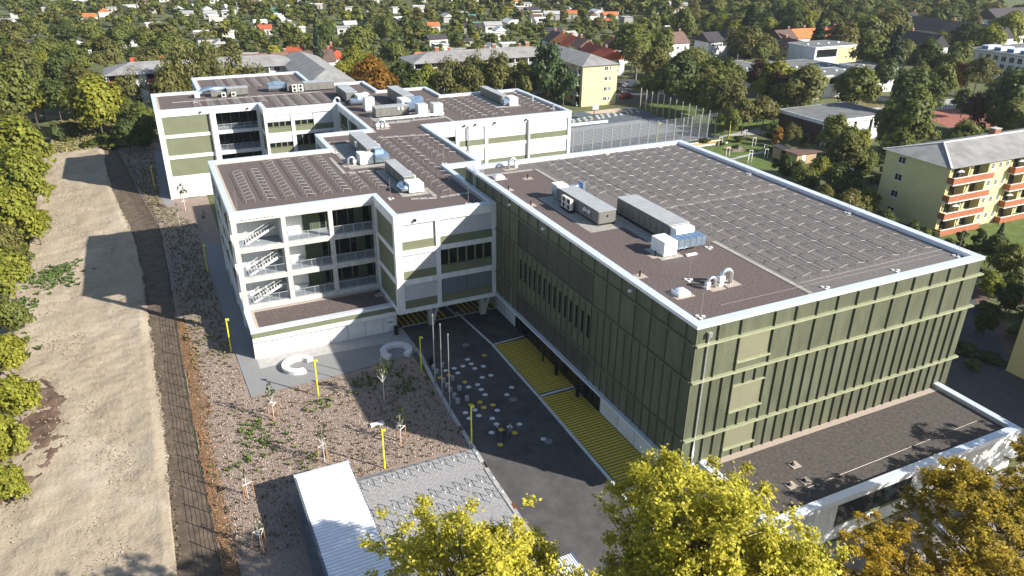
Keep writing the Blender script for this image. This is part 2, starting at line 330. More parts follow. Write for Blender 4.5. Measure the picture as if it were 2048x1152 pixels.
struct('ground', MB().sheet([(-900,-300),(1500,-300),(1500,1500),(-900,1500)], 0.0), GRASS)
SANDL = [(-62,150),(-59,144),(-57,115),(-56,88),(-57,73),(-57,55),(-56,43),(-56,30),(-56,10),(-56,-20)]
SOILL = [(-46.9,150),(-46.8,145.6),(-44.8,114.5),(-41.6,88),(-40.8,72),(-40.55,55),(-40.3,43),(-40.0,28),(-40.0,10),(-40,-20)]
FENCE = [(-44.1,150),(-43.9,146.6),(-40.8,117),(-37.5,90),(-37.25,72),(-37.2,55),(-37.2,40),(-37.05,26),(-36.7,8.5),(-36.4,-20)]
noisy_grid('bare_sand_plot', SANDM, SANDL, [(x+0.3,y) for x,y in SOILL], 110, 420, 0.15, 0.26, 0.42, 3, edge=0.13, prof=([0,0.8,0.94,1],[0,0.05,0.22,0.0]))
noisy_grid('topsoil_strip', SOIL, [(x-0.3,y) for x,y in SOILL], FENCE, 26, 330, 0.06, 0.10, 0.8, 4, edge=0.12)
noisy_grid('red_earth_heap', RSOIL, [(-56.2,44),(-55.6,38),(-54.6,33),(-54.5,28),(-54.5,22)], [(-51.6,46),(-48.6,39),(-47.6,34.5),(-49.5,29.5),(-52.5,24)], 44, 70, 0.16, 0.27, 0.9, 5, edge=0.28)
noisy_grid('dry_grass_patch', DRYG, [(-57,147),(-57,160),(-56,172),(-54,182)], [(-38,148.6),(-38,158),(-40,168),(-44,176)], 40, 40, 0.3, 0.22, 0.5, 6, edge=0.8)
noisy_grid('dirt_track', mat('pale_track', (0.40, 0.34, 0.25), 0.95, var=0.2, vscale=0.5), [(-110,206),(-84,199),(-70,196),(-56,188)], [(-110,202),(-84,194.5),(-70,191),(-58,184)], 10, 30, 0.03, 0.05, 0.4, 8)
# planting bed of bark mulch (whole court between fence and yard), paving laid on it
BEDR = [(-34.6,150),(-34.6,146),(-34.6,117),(-29.2,90),(-29.2,72),(-29.2,55),(-12.35,40),(-12.55,26),(-13.0,14.9),(-29.5,-20)]
noisy_grid('mulch_bed', MULCH, [(x+0.1,y) for x,y in FENCE], [(-34.6,150),(-34.6,146),(-34.6,117),(-28.8,90),(-28.8,72),(-28.8,55),(-12.4,40),(-12.6,26),(-12.9,8.5),(-12.9,-20)], 90, 220, 0.035, 0.05, 1.1, 9)
LEAFM = mat('rust_leaf_litter', (0.26, 0.155, 0.085), 0.95, col2=(0.14, 0.085, 0.05), vscale=5, bump=0.6, bscale=14, detail=8)
noisy_grid('leaf_litter_strip', LEAFM, [(x+0.1,y) for x,y in FENCE[5:]], [(-36.0,55),(-35.6,40),(-35.5,26),(-35.2,8.5),(-35,-20)], 8, 160, 0.03, 0.085, 1.3, 10, edge=0.28)
struct('courtyard_bed', MB().sheet([(-36.6,103.5),(-28.7,105.6),(-28.7,69.3),(-31.8,69.3),(-33.5,90),(-36.8,100)],0.095), MULCH)
struct('gravel_path', MB().sheet([(-31.7,80.3),(-31.5,58),(-31.35,41.6),(-31.05,32.75),(-28,33.0),(-23.6,33.2),(-18.4,33.6),(-11.45,34.5),(-11.55,41.2),(-29.4,41.2),(-29.4,80.3)], 0.112), PAVEG)
struct('fine_paving', MB().sheet([(-29.3,38.3),(-26,38.5),(-22,38.5),(-18,38.3),(-15.5,38.1),(-13.2,37.6),(-12.4,36.4),(-12.0,34.9),(-11.5,34.6),(-11.57,41.1),(-29.3,41.1)], 0.118), PAVEC)
struct('side_path', MB().sheet([(-36.1,146),(-36,126),(-36.4,102.5),(-34.6,102.5),(-34.6,146)], 0.112), PAVEG)
# asphalt yard
yard = struct('asphalt_yard', MB().sheet([(-11.5,41.2),(-11.45,34.4),(-12.1,27.5),(-12.45,21),(-12.75,10.5),(-12.75,-26),(3.6,-26),(3.6,41.2)], 0.116), ASPH)
struct('undercroft_floor', MB().sheet([(-12.3,41.2),(3.6,41.2),(3.6,62),(-12.3,62)], 0.116), ASPH)
KERB = [(-11.42,34.4),(-12.12,27.5),(-12.5,21),(-12.8,10.5),(-12.8,-24)]
kerbm = [mat('kerb_stone', (0.42, 0.41, 0.39), 0.85, var=0.15, vscale=2, obj=0.1), mat('rusty_drain', (0.16, 0.06, 0.035), 0.8)]
kr = tag(thing('kerb', 'pale concrete kerb edging the dark schoolyard beside the planting bed', 'kerb', (-12.5,20,0)))
for i in range(len(KERB)-1):
    a = Vector(KERB[i]); b = Vector(KERB[i+1]); L_ = (b-a).length; n = max(1, int(L_/1.0)); dr = (b-a)/L_
    for k in range(n):
        p = a+dr*(L_*k/n+0.01); q = a+dr*(L_*(k+1)/n-0.01)
        if 12.3 < p.y < 12.9 or 22.2 < p.y < 23.1: continue
        MB().beam((p.x-0.16,p.y,0.10),(q.x-0.16,q.y,0.10),0.40,0.16).build('kerb_stone', kerbm[0], kr)
for y in (6.2, 18.6, 29.0): MB().beam((-12.75,y,0.125),(-12.78,y-0.75,0.125),0.34,0.12).build('drain_grate', kerbm[1], kr)
# painted lines, stripes and dots of the yard
ZP = 0.121
def pl(x0,y0,x1,y1,w,name='painted_line',m_=WPAINT,z=ZP,par=yard):
    d = Vector((x1-x0,y1-y0)).normalized(); s = Vector((-d.y,d.x))*w/2
    return MB().sheet([(x0+s.x,y0+s.y),(x1+s.x,y1+s.y),(x1-s.x,y1-s.y),(x0-s.x,y0-s.y)], z).build(name, m_, par)
pl(-3.75,42.3,-2.95,32.6,0.32); pl(-2.95,32.55,-2.98,20.2,0.34); pl(-2.98,20.1,-3.25,3.6,0.36); pl(-3.25,3.5,-3.15,-3.5,0.36)
pl(-2.78,32.45,1.45,32.75,0.30); pl(-2.80,20.15,1.45,20.3,0.36); pl(-3.05,3.45,1.4,3.7,0.34)
me_s = None
for (y0, y1, xl) in ((20.55,32.2,-2.72),(4.0,19.85,-2.9)):
    n = int((y1-y0)/0.415)
    for k in range(n):
        y = y0+(y1-y0)*(k+0.5)/n
        if me_s is None:
            o = MB().sheet([(-2.15,-0.145),(2.15,-0.145),(2.15,0.145),(-2.15,0.145)],0).build('painted_stripe', YEL, yard, local=True); me_s = o.data
        else: o = link('painted_stripe', me_s, yard)
        o.location = (xl+2.17, y, ZP)
me_s = None
pl(-11.55,41.15,1.6,41.15,0.26,z=0.1245); pl(-4.1,41.3,-5.6,56,0.3,z=0.1245)
for k in range(20):
    x = -11.9+k*0.70
    if -5.0 < x < -3.3: continue
    if me_s is None:
        o = MB().sheet([(-0.17,0),(0.17,0),(-0.35,10.5),(-0.69,10.5)],0).build('painted_stripe', YEL, yard, local=True); me_s = o.data
    else: o = link('painted_stripe', me_s, yard)
    o.location = (x, 41.35, ZP)
WD = [(-7.0,30.5),(-7.0,29.4),(-8.07,29.33),(-7.0,28.3),(-5.93,28.33),(-9.15,29.3),(-9.15,28.2),(-10.21,29.26),(-7.0,26.2),(-5.93,26.2),(-8.07,25.05),(-9.15,25.0),(-8.08,23.98),(-8.1,22.88),(-4.87,23.0),(-5.95,21.9),(-8.11,19.67),(-10.21,20.7),(-11.3,20.65),(-10.23,19.6),(-11.32,19.56),(-9.16,18.56),(-9.17,17.5),(-7.05,16.5),(-10.23,16.4),(-8.15,16.5),(-5.98,13.3)]
YD = [(-4.85,30.55),(-10.23,28.17),(-11.29,28.14),(-9.14,26.1),(-9.16,21.8),(-10.22,21.74),(-9.18,20.73),(-8.12,20.76),(-9.18,16.45),(-8.12,15.4),(-10.25,14.24)]
def disc(r, n=20): return [(r*math.cos(2*math.pi*i/n), r*math.sin(2*math.pi*i/n)) for i in range(n)]
for pts, mm_ in ((WD, WPAINT), (YD, YEL)):
    me = MB().sheet(disc(0.29), 0).mesh('painted_dot'); me.materials.append(mm_)
    for x, y in pts: link('painted_dot', me, yard, (x, y, ZP))
me = MB().cyl(0,0,-0.05,0.012,0.42,20).mesh('manhole_cover'); me.materials.append(mat('cast_iron', (0.22,0.22,0.215),0.7,var=0.2,vscale=6))
for i, (x, y) in enumerate([(-5.94,33.7),(-5.73,20.8),(-5.7,12.75),(-11.97,32.0),(-20.2,36.0)]):
    o = link('manhole_cover', me, None, (x, y, 0.117 if i!=4 else 0.12)); tag(o, ['round grey manhole cover nearest the overhanging block','round grey manhole cover beside the white line mid yard','round grey manhole cover next to a lone white dot','round pale cover by the lamp at the bed corner','round grey cover in the gravel paving by the ring benches'][i], 'manhole', 'manhole covers in the yard')
# bike parking paving: individual slabs of setts
bk = struct('bike_paving', MB().sheet([(-25.6,15.25),(-12.95,14.85),(-12.98,-22),(-31.6,-22),(-29.9,15.2)], 0.100), mat('sett_joint', (0.17,0.17,0.17), 0.95, var=0.2))
SETTS = MB(); 
rs = random.Random(3)
for ix in range(0, 57):
    for iy in range(0, 80):
        x = -25.6+ix*0.22; y = 14.75-iy*0.22
        SETTS.box(x+0.008, y-0.212, 0.09, x+0.212, y-0.008, 0.105+rs.uniform(0,0.006))
tag(SETTS.build('paving_setts', SETT, bk), kind='stuff')

# ================================================================ PLANTS ON THE BED (too many to count)
def tuft_field(name, material, n, region, hr, seed, blades=5):
    rg = np.random.default_rng(seed); V = []; F = []
    for _ in range(n):
        x, y = region(rg)
        if x is None: continue
        h = rg.uniform(*hr); 
        for b in range(blades):
            a = rg.uniform(0, 6.28); r = h*rg.uniform(0.3, 0.9); w = h*0.22; c, s = math.cos(a), math.sin(a); o = len(V); z = 0.07
            V += [(x-s*w, y+c*w, z), (x+s*w, y-c*w, z), (x+c*r*0.6+s*w*0.8, y+s*r*0.6-c*w*0.8, z+h*0.8), (x+c*r*0.6-s*w*0.8, y+s*r*0.6+c*w*0.8, z+h*0.8), (x+c*r, y+s*r, z+h*0.7)]
            F += [(o, o+1, o+2, o+3), (o+3, o+2, o+4)]
    me = bpy.data.meshes.new(name); me.from_pydata(V, [], F); me.materials.append(material); me.update()
    o = bpy.data.objects.new(name, me); COL.objects.link(o); return tag(o, None, None, None, 'stuff')
def reg_bed(rg):
    y = rg.uniform(9, 41.0); x = rg.uniform(-36.3, -12.9)
    if y > 32.6 and x > -31.4: return None, None
    if y < 15.3 and x > -30.2: return None, None
    return x, y
def reg_left(rg):
    y = rg.uniform(41, 145); xl = np.interp(y, [41,72,90,117,146], [-36.6,-36.6,-37,-40.3,-43.4]); xr = np.interp(y, [41,84,88,103,146], [-31.7,-31.9,-31,-36.6,-36.4]); return rg.uniform(xl, xr), y
def reg_clump(rg):
    k = rg.integers(0, 9); c = [(-32.0,25.5),(-30.5,23.5),(-31.5,27.5),(-25.0,28.5),(-16,31.2),(-27.5,19.8),(-15.0,28.0),(-33.5,22),(-19.5,30.5)][k]
    return c[0]+rg.normal(0,1.0), c[1]+rg.normal(0,0.9)
tuft_field('bed_tufts', mat('dry_tuft', (0.11,0.10,0.04), 0.9, isl=0.5), 1100, reg_bed, (0.12,0.26), 1)
tuft_field('dry_bed_grass', mat('dead_grass', (0.22,0.165,0.09), 0.9, isl=0.5), 1400, reg_bed, (0.10,0.2), 2)
tuft_field('green_bed_plants', mat('bed_green', (0.10,0.15,0.025), 0.9, isl=0.4), 260, reg_clump, (0.2,0.42), 3)
tuft_field('side_bed_grass', mat('side_green', (0.20,0.18,0.075), 0.9, isl=0.5), 2200, reg_left, (0.12,0.34), 4)
def reg_weed(rg):
    k = rg.integers(0, 7); c = [(-52.5,76),(-51,73.5),(-53.5,74),(-55,66),(-50.5,77.5),(-53,75),(-55.2,54)][k]
    return c[0]+rg.normal(0,1.1), c[1]+rg.normal(0,1.6)
tuft_field('sand_weeds', mat('weed_green', (0.075,0.115,0.025), 0.9, isl=0.4), 380, reg_weed, (0.3,0.75), 5, 6)
def reg_dry(rg): return rg.uniform(-57,-39), rg.uniform(148,180)
tuft_field('tall_dry_grass', mat('tall_dry', (0.24,0.21,0.085), 0.9, isl=0.45), 2200, reg_dry, (0.4,0.95), 6, 5)
def litter(name, material, n, region, s, seed, z=0.09):
    rg = np.random.default_rng(seed); V = []; F = []
    for _ in range(n):
        x, y = region(rg)
        if x is None: continue
        a = rg.uniform(0,6.28); c, q = math.cos(a)*s, math.sin(a)*s; o = len(V); t = rg.uniform(-0.04,0.05)
        V += [(x-c,y-q,z),(x+q*0.5,y-c*0.5,z+t+0.02),(x+c,y+q,z+0.03),(x-q*0.5,y+c*0.5,z-t+0.02)]; F.append((o,o+1,o+2,o+3))
    me = bpy.data.meshes.new(name); me.from_pydata(V, [], F); me.materials.append(material); me.update()
    o = bpy.data.objects.new(name, me); COL.objects.link(o); return tag(o, None, None, None, 'stuff')
litter('wood_chips', mat('wood_chip', (0.42,0.33,0.265), 0.95, isl=0.5), 30000, reg_bed, 0.065, 7)
def reg_lit(rg):
    y = rg.uniform(5, 55); return float(np.interp(y,[5,26,40,55],[-36.6,-36.9,-37,-37.1]))+abs(rg.normal(0,0.9)), y
litter('fallen_leaves', mat('fallen_leaf', (0.28,0.15,0.06), 0.9, isl=0.5), 2600, reg_lit, 0.08, 8, 0.11)
def reg_sand(rg):
    y = rg.uniform(5,140); xr = float(np.interp(y,[5,43,88,115,140],[-40.6,-41,-42.4,-45.5,-47.5])); x = rg.uniform(-55,xr)
    if abs(math.sin(x*0.6+y*0.23)+math.sin(y*0.11+1.0)) < 0.75: return None, None
    return x, y
litter('earth_clods', mat('earth_clod', (0.33,0.265,0.19), 0.95, isl=0.5), 9000, reg_sand, 0.11, 12, 0.33)
def reg_sedge(rg):
    y = rg.uniform(10,140); xr = float(np.interp(y,[10,28,43,55,72,88,114,140],[-40,-40,-40.3,-40.55,-40.8,-41.6,-44.8,-46.6])); return xr+rg.normal(0,0.35), y
litter('soil_clods', mat('soil_clod', (0.15,0.115,0.08), 0.95, isl=0.5), 3500, reg_sedge, 0.13, 13, 0.28)
# ================================================================ SPORTS HALL (green box)
hall = thing('sports_hall', 'large green ribbed sports hall with flat gravel roof and low white annex', 'building', (0.0, 0.0, 0.0))
HW, HL, HR = 33.6, 47.35, 17.6
core = MB(); core.box(0.10, 0.10, 4.35, HW-0.10, HL-0.10, HR-0.02); core.box(1.6, 0.10, 0, HW-0.10, HL-0.10, 4.35)
core.build('wall', DARKG, hall)
box('plinth_wall', CONCL, hall, 1.5, 0.14, 0.0, 1.598, 15.0, 4.2)
box('plinth_wall', CONCL, hall, 1.5, 35.4, 0.0, 1.598, HL-0.2, 4.2)
# roof
roof = MB().sheet([(0.7,0.7),(HW-0.7,0.7),(HW-0.7,HL-0.7),(0.7,HL-0.7)], HR).build('roof', GRAVG, hall)
OUT = [(-0.06,-0.06),(HW+0.28,-0.06),(HW+0.28,HL+0.10),(-0.06,HL+0.10)]; INN = [(0.72,0.72),(HW-0.62,0.72),(HW-0.62,HL-0.62),(0.72,HL-0.62)]
MB().ring(OUT, INN, 17.72, 18.02).build('parapet_cap', CAP, hall)
MB().ring([(0.02,0.02),(HW-0.02,0.02),(HW-0.02,HL-0.02),(0.02,HL-0.02)], [(0.78,0.78),(HW-0.68,0.78),(HW-0.68,HL-0.68),(0.78,HL-0.68)], 17.5, 17.74).build('parapet', CAP, hall)
# brown gravel zone over the plant area, with slab paths round it
MB().sheet([(0.8,1.4),(12.95,1.4),(12.95,14.6),(8.0,24.0),(8.0,43.6),(0.8,43.6)], HR+0.004).build('brown_gravel_field', GRAV, roof)
sl = MB().box(-0.24,-0.49,0,0.24,0.49,0.05).mesh('path_slab'); sl.materials.append(SLAB)
for k in range(13): link('path_slab', sl, roof, (13.2, 1.9+k*1.0, HR+0.003))
for k in range(7): link('path_slab', sl, roof, (1.2+k*1.0, 43.75, HR+0.003), math.pi/2)
for k in range(10): link('path_slab', sl, roof, (8.2, 43.3-k*1.0, HR+0.003))
MB().tube([(13.6,24.5,HR+0.06),(32.7,24.55,HR+0.06)],0.022,5).build('cable_conduit', ROD, roof)
MB().tube([(13.6,3.3,HR+0.06),(32.9,3.45,HR+0.06)],0.018,5).build('cable_conduit', ROD, roof)
MB().tube([(4.6,2.75,HR+0.06),(31.8,2.65,HR+0.05)],0.012,5).build('lightning_cable', ROD, roof)
MB().tube([(0.95,1.2,HR+0.06),(0.95,46.2,HR+0.06)],0.02,4).build('lightning_cable', ROD, roof)
# facades
FR = Wall(0,0,1,0,0,-1); SD = Wall(0,0,0,1,-1,0); RS = Wall(HW,0,0,1,1,0); BK_ = Wall(0,HL,1,0,0,1)
ROWS = [(16.36,17.72),(12.95,16.22),(7.22,12.81),(4.0,7.08)]
big = [0,2.09,4.39,7.95]+[10.26+2.343*k for k in range(10)]+[HW]
fine = []
for a, b in zip(big[:-1], big[1:]):
    if abs(a-4.39) < 0.01: fine += [a]; continue
    n = 2 if b-a > 1.7 else 1; fine += [a+(b-a)*i/n for i in range(n)]
fine.append(HW)
fr = MB(); 
for r, (z0, z1) in enumerate(ROWS):
    us = big if r < 2 else fine
    for a, b in zip(us[:-1], us[1:]):
        win = abs(a-4.39) < 0.01 and r > 0
        if win:
            wz = {1:(13.85,16.02),2:(8.9,11.35),3:(4.95,6.9)}[r]
            w_ = FR.pc('shutter_window', SHUT, hall, a+0.10, b-0.10, wz[0], wz[1], 0.0, 0.03)
            FR.pc('window_sill', LEDGE, w_, a-0.02, b+0.02, wz[0]-0.16, wz[0]-0.02, 0.0, 0.28)
            FR.pc('shutter_rail', SHUT, w_, a+0.10, b-0.10, wz[0]+0.0, wz[0]+0.10, 0.03, 0.07)
            if wz[0]-0.16-z0 > 0.3:
                n = 3 if r > 1 else 1
                for i in range(n): FR.pc('panel', GREEN, hall, a+(b-a)*i/n+0.03, a+(b-a)*(i+1)/n-0.03, z0, wz[0]-0.17, -0.02, 0.045)
                for i in range(1, n): FR.box(fr, a+(b-a)*i/n-0.025, a+(b-a)*i/n+0.025, z0, wz[0]-0.17, -0.05, 0.20)
            if z1-wz[1] > 0.3:
                n = 3
                for i in range(n): FR.pc('panel', GREEN, hall, a+(b-a)*i/n+0.03, a+(b-a)*(i+1)/n-0.03, wz[1]+0.03, z1, -0.02, 0.045)
                FR.pc('window_head', LEDGE, w_, a+0.05, b-0.05, wz[1]+0.0, wz[1]+0.10, 0.046, 0.22)
                for i in range(1, n): FR.box(fr, a+(b-a)*i/n-0.025, a+(b-a)*i/n+0.025, wz[1]+0.10, z1, -0.05, 0.20)
        else: FR.pc('panel', GREEN, hall, a+0.03, b-0.03, z0, z1, -0.02, 0.045)
    for u in us[1:-1]:
        MB_ = MB(); FR.box(MB_, u-0.03, u+0.03, z0, z1, -0.05, 0.21); MB_.build('fin', GFIN, hall)
fr.build('window_fins', GFIN, hall)
for z in (16.22, 12.81, 7.08): FR.pc('ledge', LEDGE, hall, -0.04, HW+0.32, z, z+0.14, -0.05, 0.36)
for u0, u1, z0, z1 in ((-0.02,0.06,4.0,17.7),): FR.pc('corner_trim', GFIN, hall, u0, u1, z0, z1, 0.0, 0.07)
# downpipe on the front
dp = FR.box(MB(), 1.05, 1.18, 4.0, 17.1, 0.10, 0.22).build('downpipe', GALV, hall); FR.pc('hopper', GALV, dp, 0.93, 1.30, 16.95, 17.35, 0.08, 0.40)
# side (shaded) facade
ys = [0, 1.2]+[3.54+2.343*k for k in range(19)]; ys = [y for y in ys if y < HL-0.5]+[HL]
def subdiv(us):
    out = []
    for a, b in zip(us[:-1], us[1:]):
        n = 2 if b-a > 1.7 else 1; out += [a+(b-a)*i/n for i in range(n)]
    return out+[us[-1]]
yf = subdiv(ys)
for r, (z0, z1) in enumerate([(16.36,17.72),(12.95,16.22),(7.22,12.81),(4.4,7.08)]):
    us = ys if r < 2 else yf
    for a, b in zip(us[:-1], us[1:]):
        mid = (a+b)/2; inm = 15.2 < mid < 31.7
        if r == 2 and inm:
            SD.pc('panel', GREENY, hall, a+0.03, b-0.03, z0, 8.85, -0.02, 0.045); SD.pc('panel', GREENY, hall, a+0.03, b-0.03, 11.6, z1, -0.02, 0.045)
            w_ = SD.pc('window', GLASS, hall, a+0.12, b-0.42, 8.95, 11.5, -0.08, -0.05)
            f_ = MB(); SD.box(f_, a+0.03, a+0.12, 8.85, 11.6, -0.08, 0.05); SD.box(f_, b-0.42, b-0.03, 8.85, 11.6, -0.08, 0.045); SD.box(f_, a+0.12, b-0.42, 8.85, 8.97, -0.08, 0.10); SD.box(f_, a+0.12, b-0.42, 11.5, 11.6, -0.08, 0.05)
            f_.build('window_frame', GFIN, w_)
        else: SD.pc('panel', BROWNM if (inm and r in (1, 3)) else GREENY, hall, a+0.03, b-0.03, z0, z1, -0.02, 0.02 if (inm and r in (1,3)) else 0.045)
    for u in us[1:-1]:
        if r in (1, 3) and 15.4 < u < 31.5: continue
        MB_ = MB(); SD.box(MB_, u-0.028, u+0.028, z0, z1, -0.05, 0.16); MB_.build('fin', GFIN, hall)
for z in (16.22, 12.81, 7.08): SD.pc('ledge', GFIN, hall, -0.04 if z < 0 else 0.0, HL, z, z+0.14, -0.05, 0.20)
SD.pc('white_ledge', CAP, hall, -0.2, HL-0.2, 4.18, 4.40, -1.5, 0.46)
# ground floor glazing under the ledge
for k in range(13):
    y0 = 15.0+k*1.57
    w_ = box('entrance_glazing', GLASS, hall, 1.52, y0+0.06, 0.15, 1.56, y0+1.51, 4.15)
    MB().box(1.46, y0-0.05, 0.0, 1.58, y0+0.05, 4.17).build('mullion', BLK, w_)
    MB().box(1.47, y0+0.06, 1.15, 1.57, y0+1.51, 1.22).build('transom', BLK, w_)
for (y, h) in ((26.5,2.6),(23.3,1.2),(18.5,1.4)): 
    o = MB().cyl(0,0,0,h,0.10 if h>2 else 0.22,10).build('bollard_bin' if h<2 else 'slim_post', BLK, None); o.location = (0.85,y,0.116)
    tag(o, {2.6:'thin black post standing on the yellow stripes by the glazing',1.2:'short black bin mid way along the striped entrance strip',1.4:'taller black bin at the end of the crossing white line'}[h], 'bin' if h<2 else 'post')
for sx in range(6):
    y = (2.6,5.6,8.6,11.6,38.5,41.8)[sx]; MB().box(1.485,y-0.015,0.1,1.502,y+0.015,4.15).build('panel_joint', GRAV, hall)
# plain rear and far walls get panels too
for a, b in zip(ys[:-1], ys[1:]): RS.pc('panel', GREENY, hall, a+0.03, b-0.03, 0.2, 17.7, -0.08, 0.045)
for k in range(14): BK_.pc('panel', GREEN, hall, HW/14*k+0.03, HW/14*(k+1)-0.03, 0.2, 17.7, -0.08, 0.045)
# roof ladder
lad = MB()
for dx in (0.0, 0.55): lad.tube([(-0.30,43.6+dx,14.9),(-0.30,43.6+dx,19.1),(0.9,43.6+dx,19.1),(0.9,43.6+dx,17.65)],0.035,5)
for k in range(12): lad.tube([(-0.30,43.6,15.1+k*0.28),(-0.30,44.15,15.1+k*0.28)],0.02,4)
for z in (18.5,): lad.tube([(-0.3,43.6,z),(0.9,43.6,z)],0.03,4); lad.tube([(-0.3,44.15,z),(0.9,44.15,z)],0.03,4)
lad.build('roof_ladder', GALV, hall)
for y in (9.0, 25.5, 33.8): 
    b_ = SD.pc('floodlight', WBOX, hall, y-0.12, y+0.12, 17.05, 17.25, 0.05, 0.35)
# ---- annex
AX0, AX1, AY = 2.0, 32.3, -8.75
box('annex_wall', W_, hall, AX0, AY, 0, AX1, 0.02, 3.9)
MB().sheet([(AX0+0.75,AY+0.7),(AX1-0.7,AY+0.7),(AX1-0.7,-0.06),(AX0+0.75,-0.06)], 3.985).build('annex_roof', mat('dark_annex_gravel', (0.125, 0.108, 0.096), 0.95, col2=(0.062, 0.053, 0.047), vscale=3.0, bump=0.5, bscale=9.0, detail=8, bdist=0.05), hall)
MB().add([(AX0-0.05,AY-0.05,3.9),(AX1+0.05,AY-0.05,3.9),(AX1+0.05,-0.02,3.9),(AX0-0.05,-0.02,3.9),(AX0-0.05,AY-0.05,4.42),(AX1+0.05,AY-0.05,4.42),(AX1+0.05,-0.02,4.42),(AX0-0.05,-0.02,4.42),
  (AX0+0.75,-0.02,4.40),(AX0+0.75,AY+0.7,4.40),(AX1-0.65,AY+0.7,4.40),(AX1-0.65,-0.02,4.40),(AX0+0.75,-0.02,3.9),(AX0+0.75,AY+0.7,3.9),(AX1-0.65,AY+0.7,3.9),(AX1-0.65,-0.02,3.9)],
  [(0,1,5,4),(1,2,6,5),(3,0,4,7),(4,9,8,7),(4,5,10,9),(5,6,11,10),(8,9,13,12),(9,10,14,13),(10,11,15,14),(7,8,12,3),(6,2,15,11)]).build('annex_parapet', CAP, hall)
MB().add([(AX0+0.75,-0.75,3.992),(AX1-0.65,-0.75,3.992),(AX1-0.65,-0.07,3.992),(AX0+0.75,-0.07,3.992)],[(0,1,2,3)]).build('pebble_strip', PEB, hall)
MB().add([(AX0+0.78,AY+0.70,3.992),(AX1-0.7,AY+0.70,3.992),(AX1-0.7,AY+1.0,3.992),(AX0+0.78,AY+1.0,3.992)],[(0,1,2,3)]).build('pebble_strip', PEB, hall)
for x, y in ((9.6,-3.6),(7.4,-5.5),(8.9,-5.6)):
    b_ = MB().box(x-0.45,y-0.4,3.99,x+0.45,y+0.4,4.05).build('vent_pad', PEB, hall); MB().add([(x-0.3,y-0.1,4.05),(x+0.05,y-0.1,4.05),(x+0.05,y+0.3,4.05),(x-0.3,y+0.3,4.05),(x-0.12,y+0.1,4.38)],[(0,1,4),(1,2,4),(2,3,4),(3,0,4)]).build('vent_cowl', BLK, b_)
MB().tube([(8.2,-6.3,4.02),(30.2,-5.9,4.02)],0.012,4).build('lightning_cable', ROD, hall)
AF = Wall(AX0,AY,1,0,0,-1)
wn_ = AF.pc('annex_window', GLASS, hall, 7.4, 16.1, 1.75, 3.72, 0.0, 0.015)
AF.pc('window_sill', GREENP, wn_, 7.4, 16.1, 1.45, 1.74, 0.0, 0.05)
AF.pc('mullion', BLK, wn_, 11.71, 11.79, 1.75, 3.72, 0.015, 0.05)
AF.pc('side_door', BLK, hall, 19.55, 19.85, 0.9, 3.1, 0.0, 0.02)
AF.box(MB(), 18.0, 18.1, 0.1, 3.2, 0.02, 0.14).build('downpipe', BLK, hall); AF.pc('hopper', BLK, hall, 17.85, 18.25, 3.2, 3.5, 0.02, 0.35)
for u in (3.7,6.6,17.2,23.2,26.5): AF.pc('panel_joint', CONC, hall, u-0.012, u+0.012, 0.05, 3.88, 0.0, 0.004)
# ================================================================ SCHOOL (white frame building)
school = thing('school_building', 'white concrete frame school with green panels, loggias and flat brown roofs', 'building', (-29.45, 46.04, 0.0))
SR, ST = 15.8, 16.24
POLY = [(-29.45,46.04),(-12.8,46.04),(-12.8,37.8),(-0.03,37.8),(-0.03,54.4),(5.1,54.4),(5.1,77.6),(32.75,77.6),(32.75,99.9),(16.2,99.9),(16.2,108.8),(6.2,108.8),(6.2,119.6),(-4.2,119.6),(-4.2,136.6),(-26.4,136.6),(-26.4,121.6),(-34.8,121.6),(-34.8,105.4),(-17.4,105.4),(-17.4,99.8),(-4.2,99.8),(-4.2,78.6),(-12.8,78.6),(-12.8,69.35),(-29.45,69.35)]
sroof = MB().sheet(inset(POLY, 0.4), SR).build('roof', GRAV, school)
MB().ring(inset(POLY, -0.05), inset(POLY, 0.62), 16.02, ST).build('parapet_cap', CAP, school)
MB().ring(inset(POLY, 0.05), inset(POLY, 0.56), 15.5, 16.03).build('parapet', W_, school)
MB().ring(inset(POLY, 0.63), inset(POLY, 1.0), SR-0.02, SR+0.02).build('pebble_margin', PEB, sroof)
# cores (recessed behind the frame); upper floors and ground floor differ
UP_ = [(-29.0,49.4),(-12.45,49.4),(-12.45,38.2),(-0.1,38.2),(-0.1,54.0),(4.7,54.0),(4.7,78.0),(32.35,78.0),(32.35,99.5),(15.8,99.5),(15.8,108.4),(5.8,108.4),(5.8,119.2),(-4.6,119.2),(-4.6,136.2),(-26.0,136.2),(-26.0,121.2),(-34.4,121.2),(-34.4,105.8),(-25.4,105.8),(-25.4,109.2),(-17.4,109.2),(-17.0,109.2),(-17.0,100.2),(-3.8,100.2),(-3.8,78.2),(-12.4,78.2),(-12.4,68.95),(-29.0,68.95)]
MB().prism(UP_, 3.9, 15.75, top=False, bottom=True).build('wall', DARKG, school)
LO_ = [(-29.3,46.3),(-12.3,46.3),(-12.3,69.0),(-29.3,69.0)]
lw = MB().prism(LO_, 0, 3.9, top=False); lw.prism([(-4.0,100.0),(-4.0,66),(4.7,66),(4.7,78.0),(32.35,78.0),(32.35,99.5),(5.8,99.5),(5.8,119.2),(-34.4,119.2),(-34.4,105.8),(-17.0,105.8),(-17.0,100.0)], 0, 3.9, top=False)
lw.build('ground_floor_wall', CONCL, school)
Z3 = [(4.23,7.4),(8.05,11.2),(11.8,15.0)]
BEAMS = [(3.70,4.23),(7.40,8.05),(11.2,11.8),(15.0,16.01)]
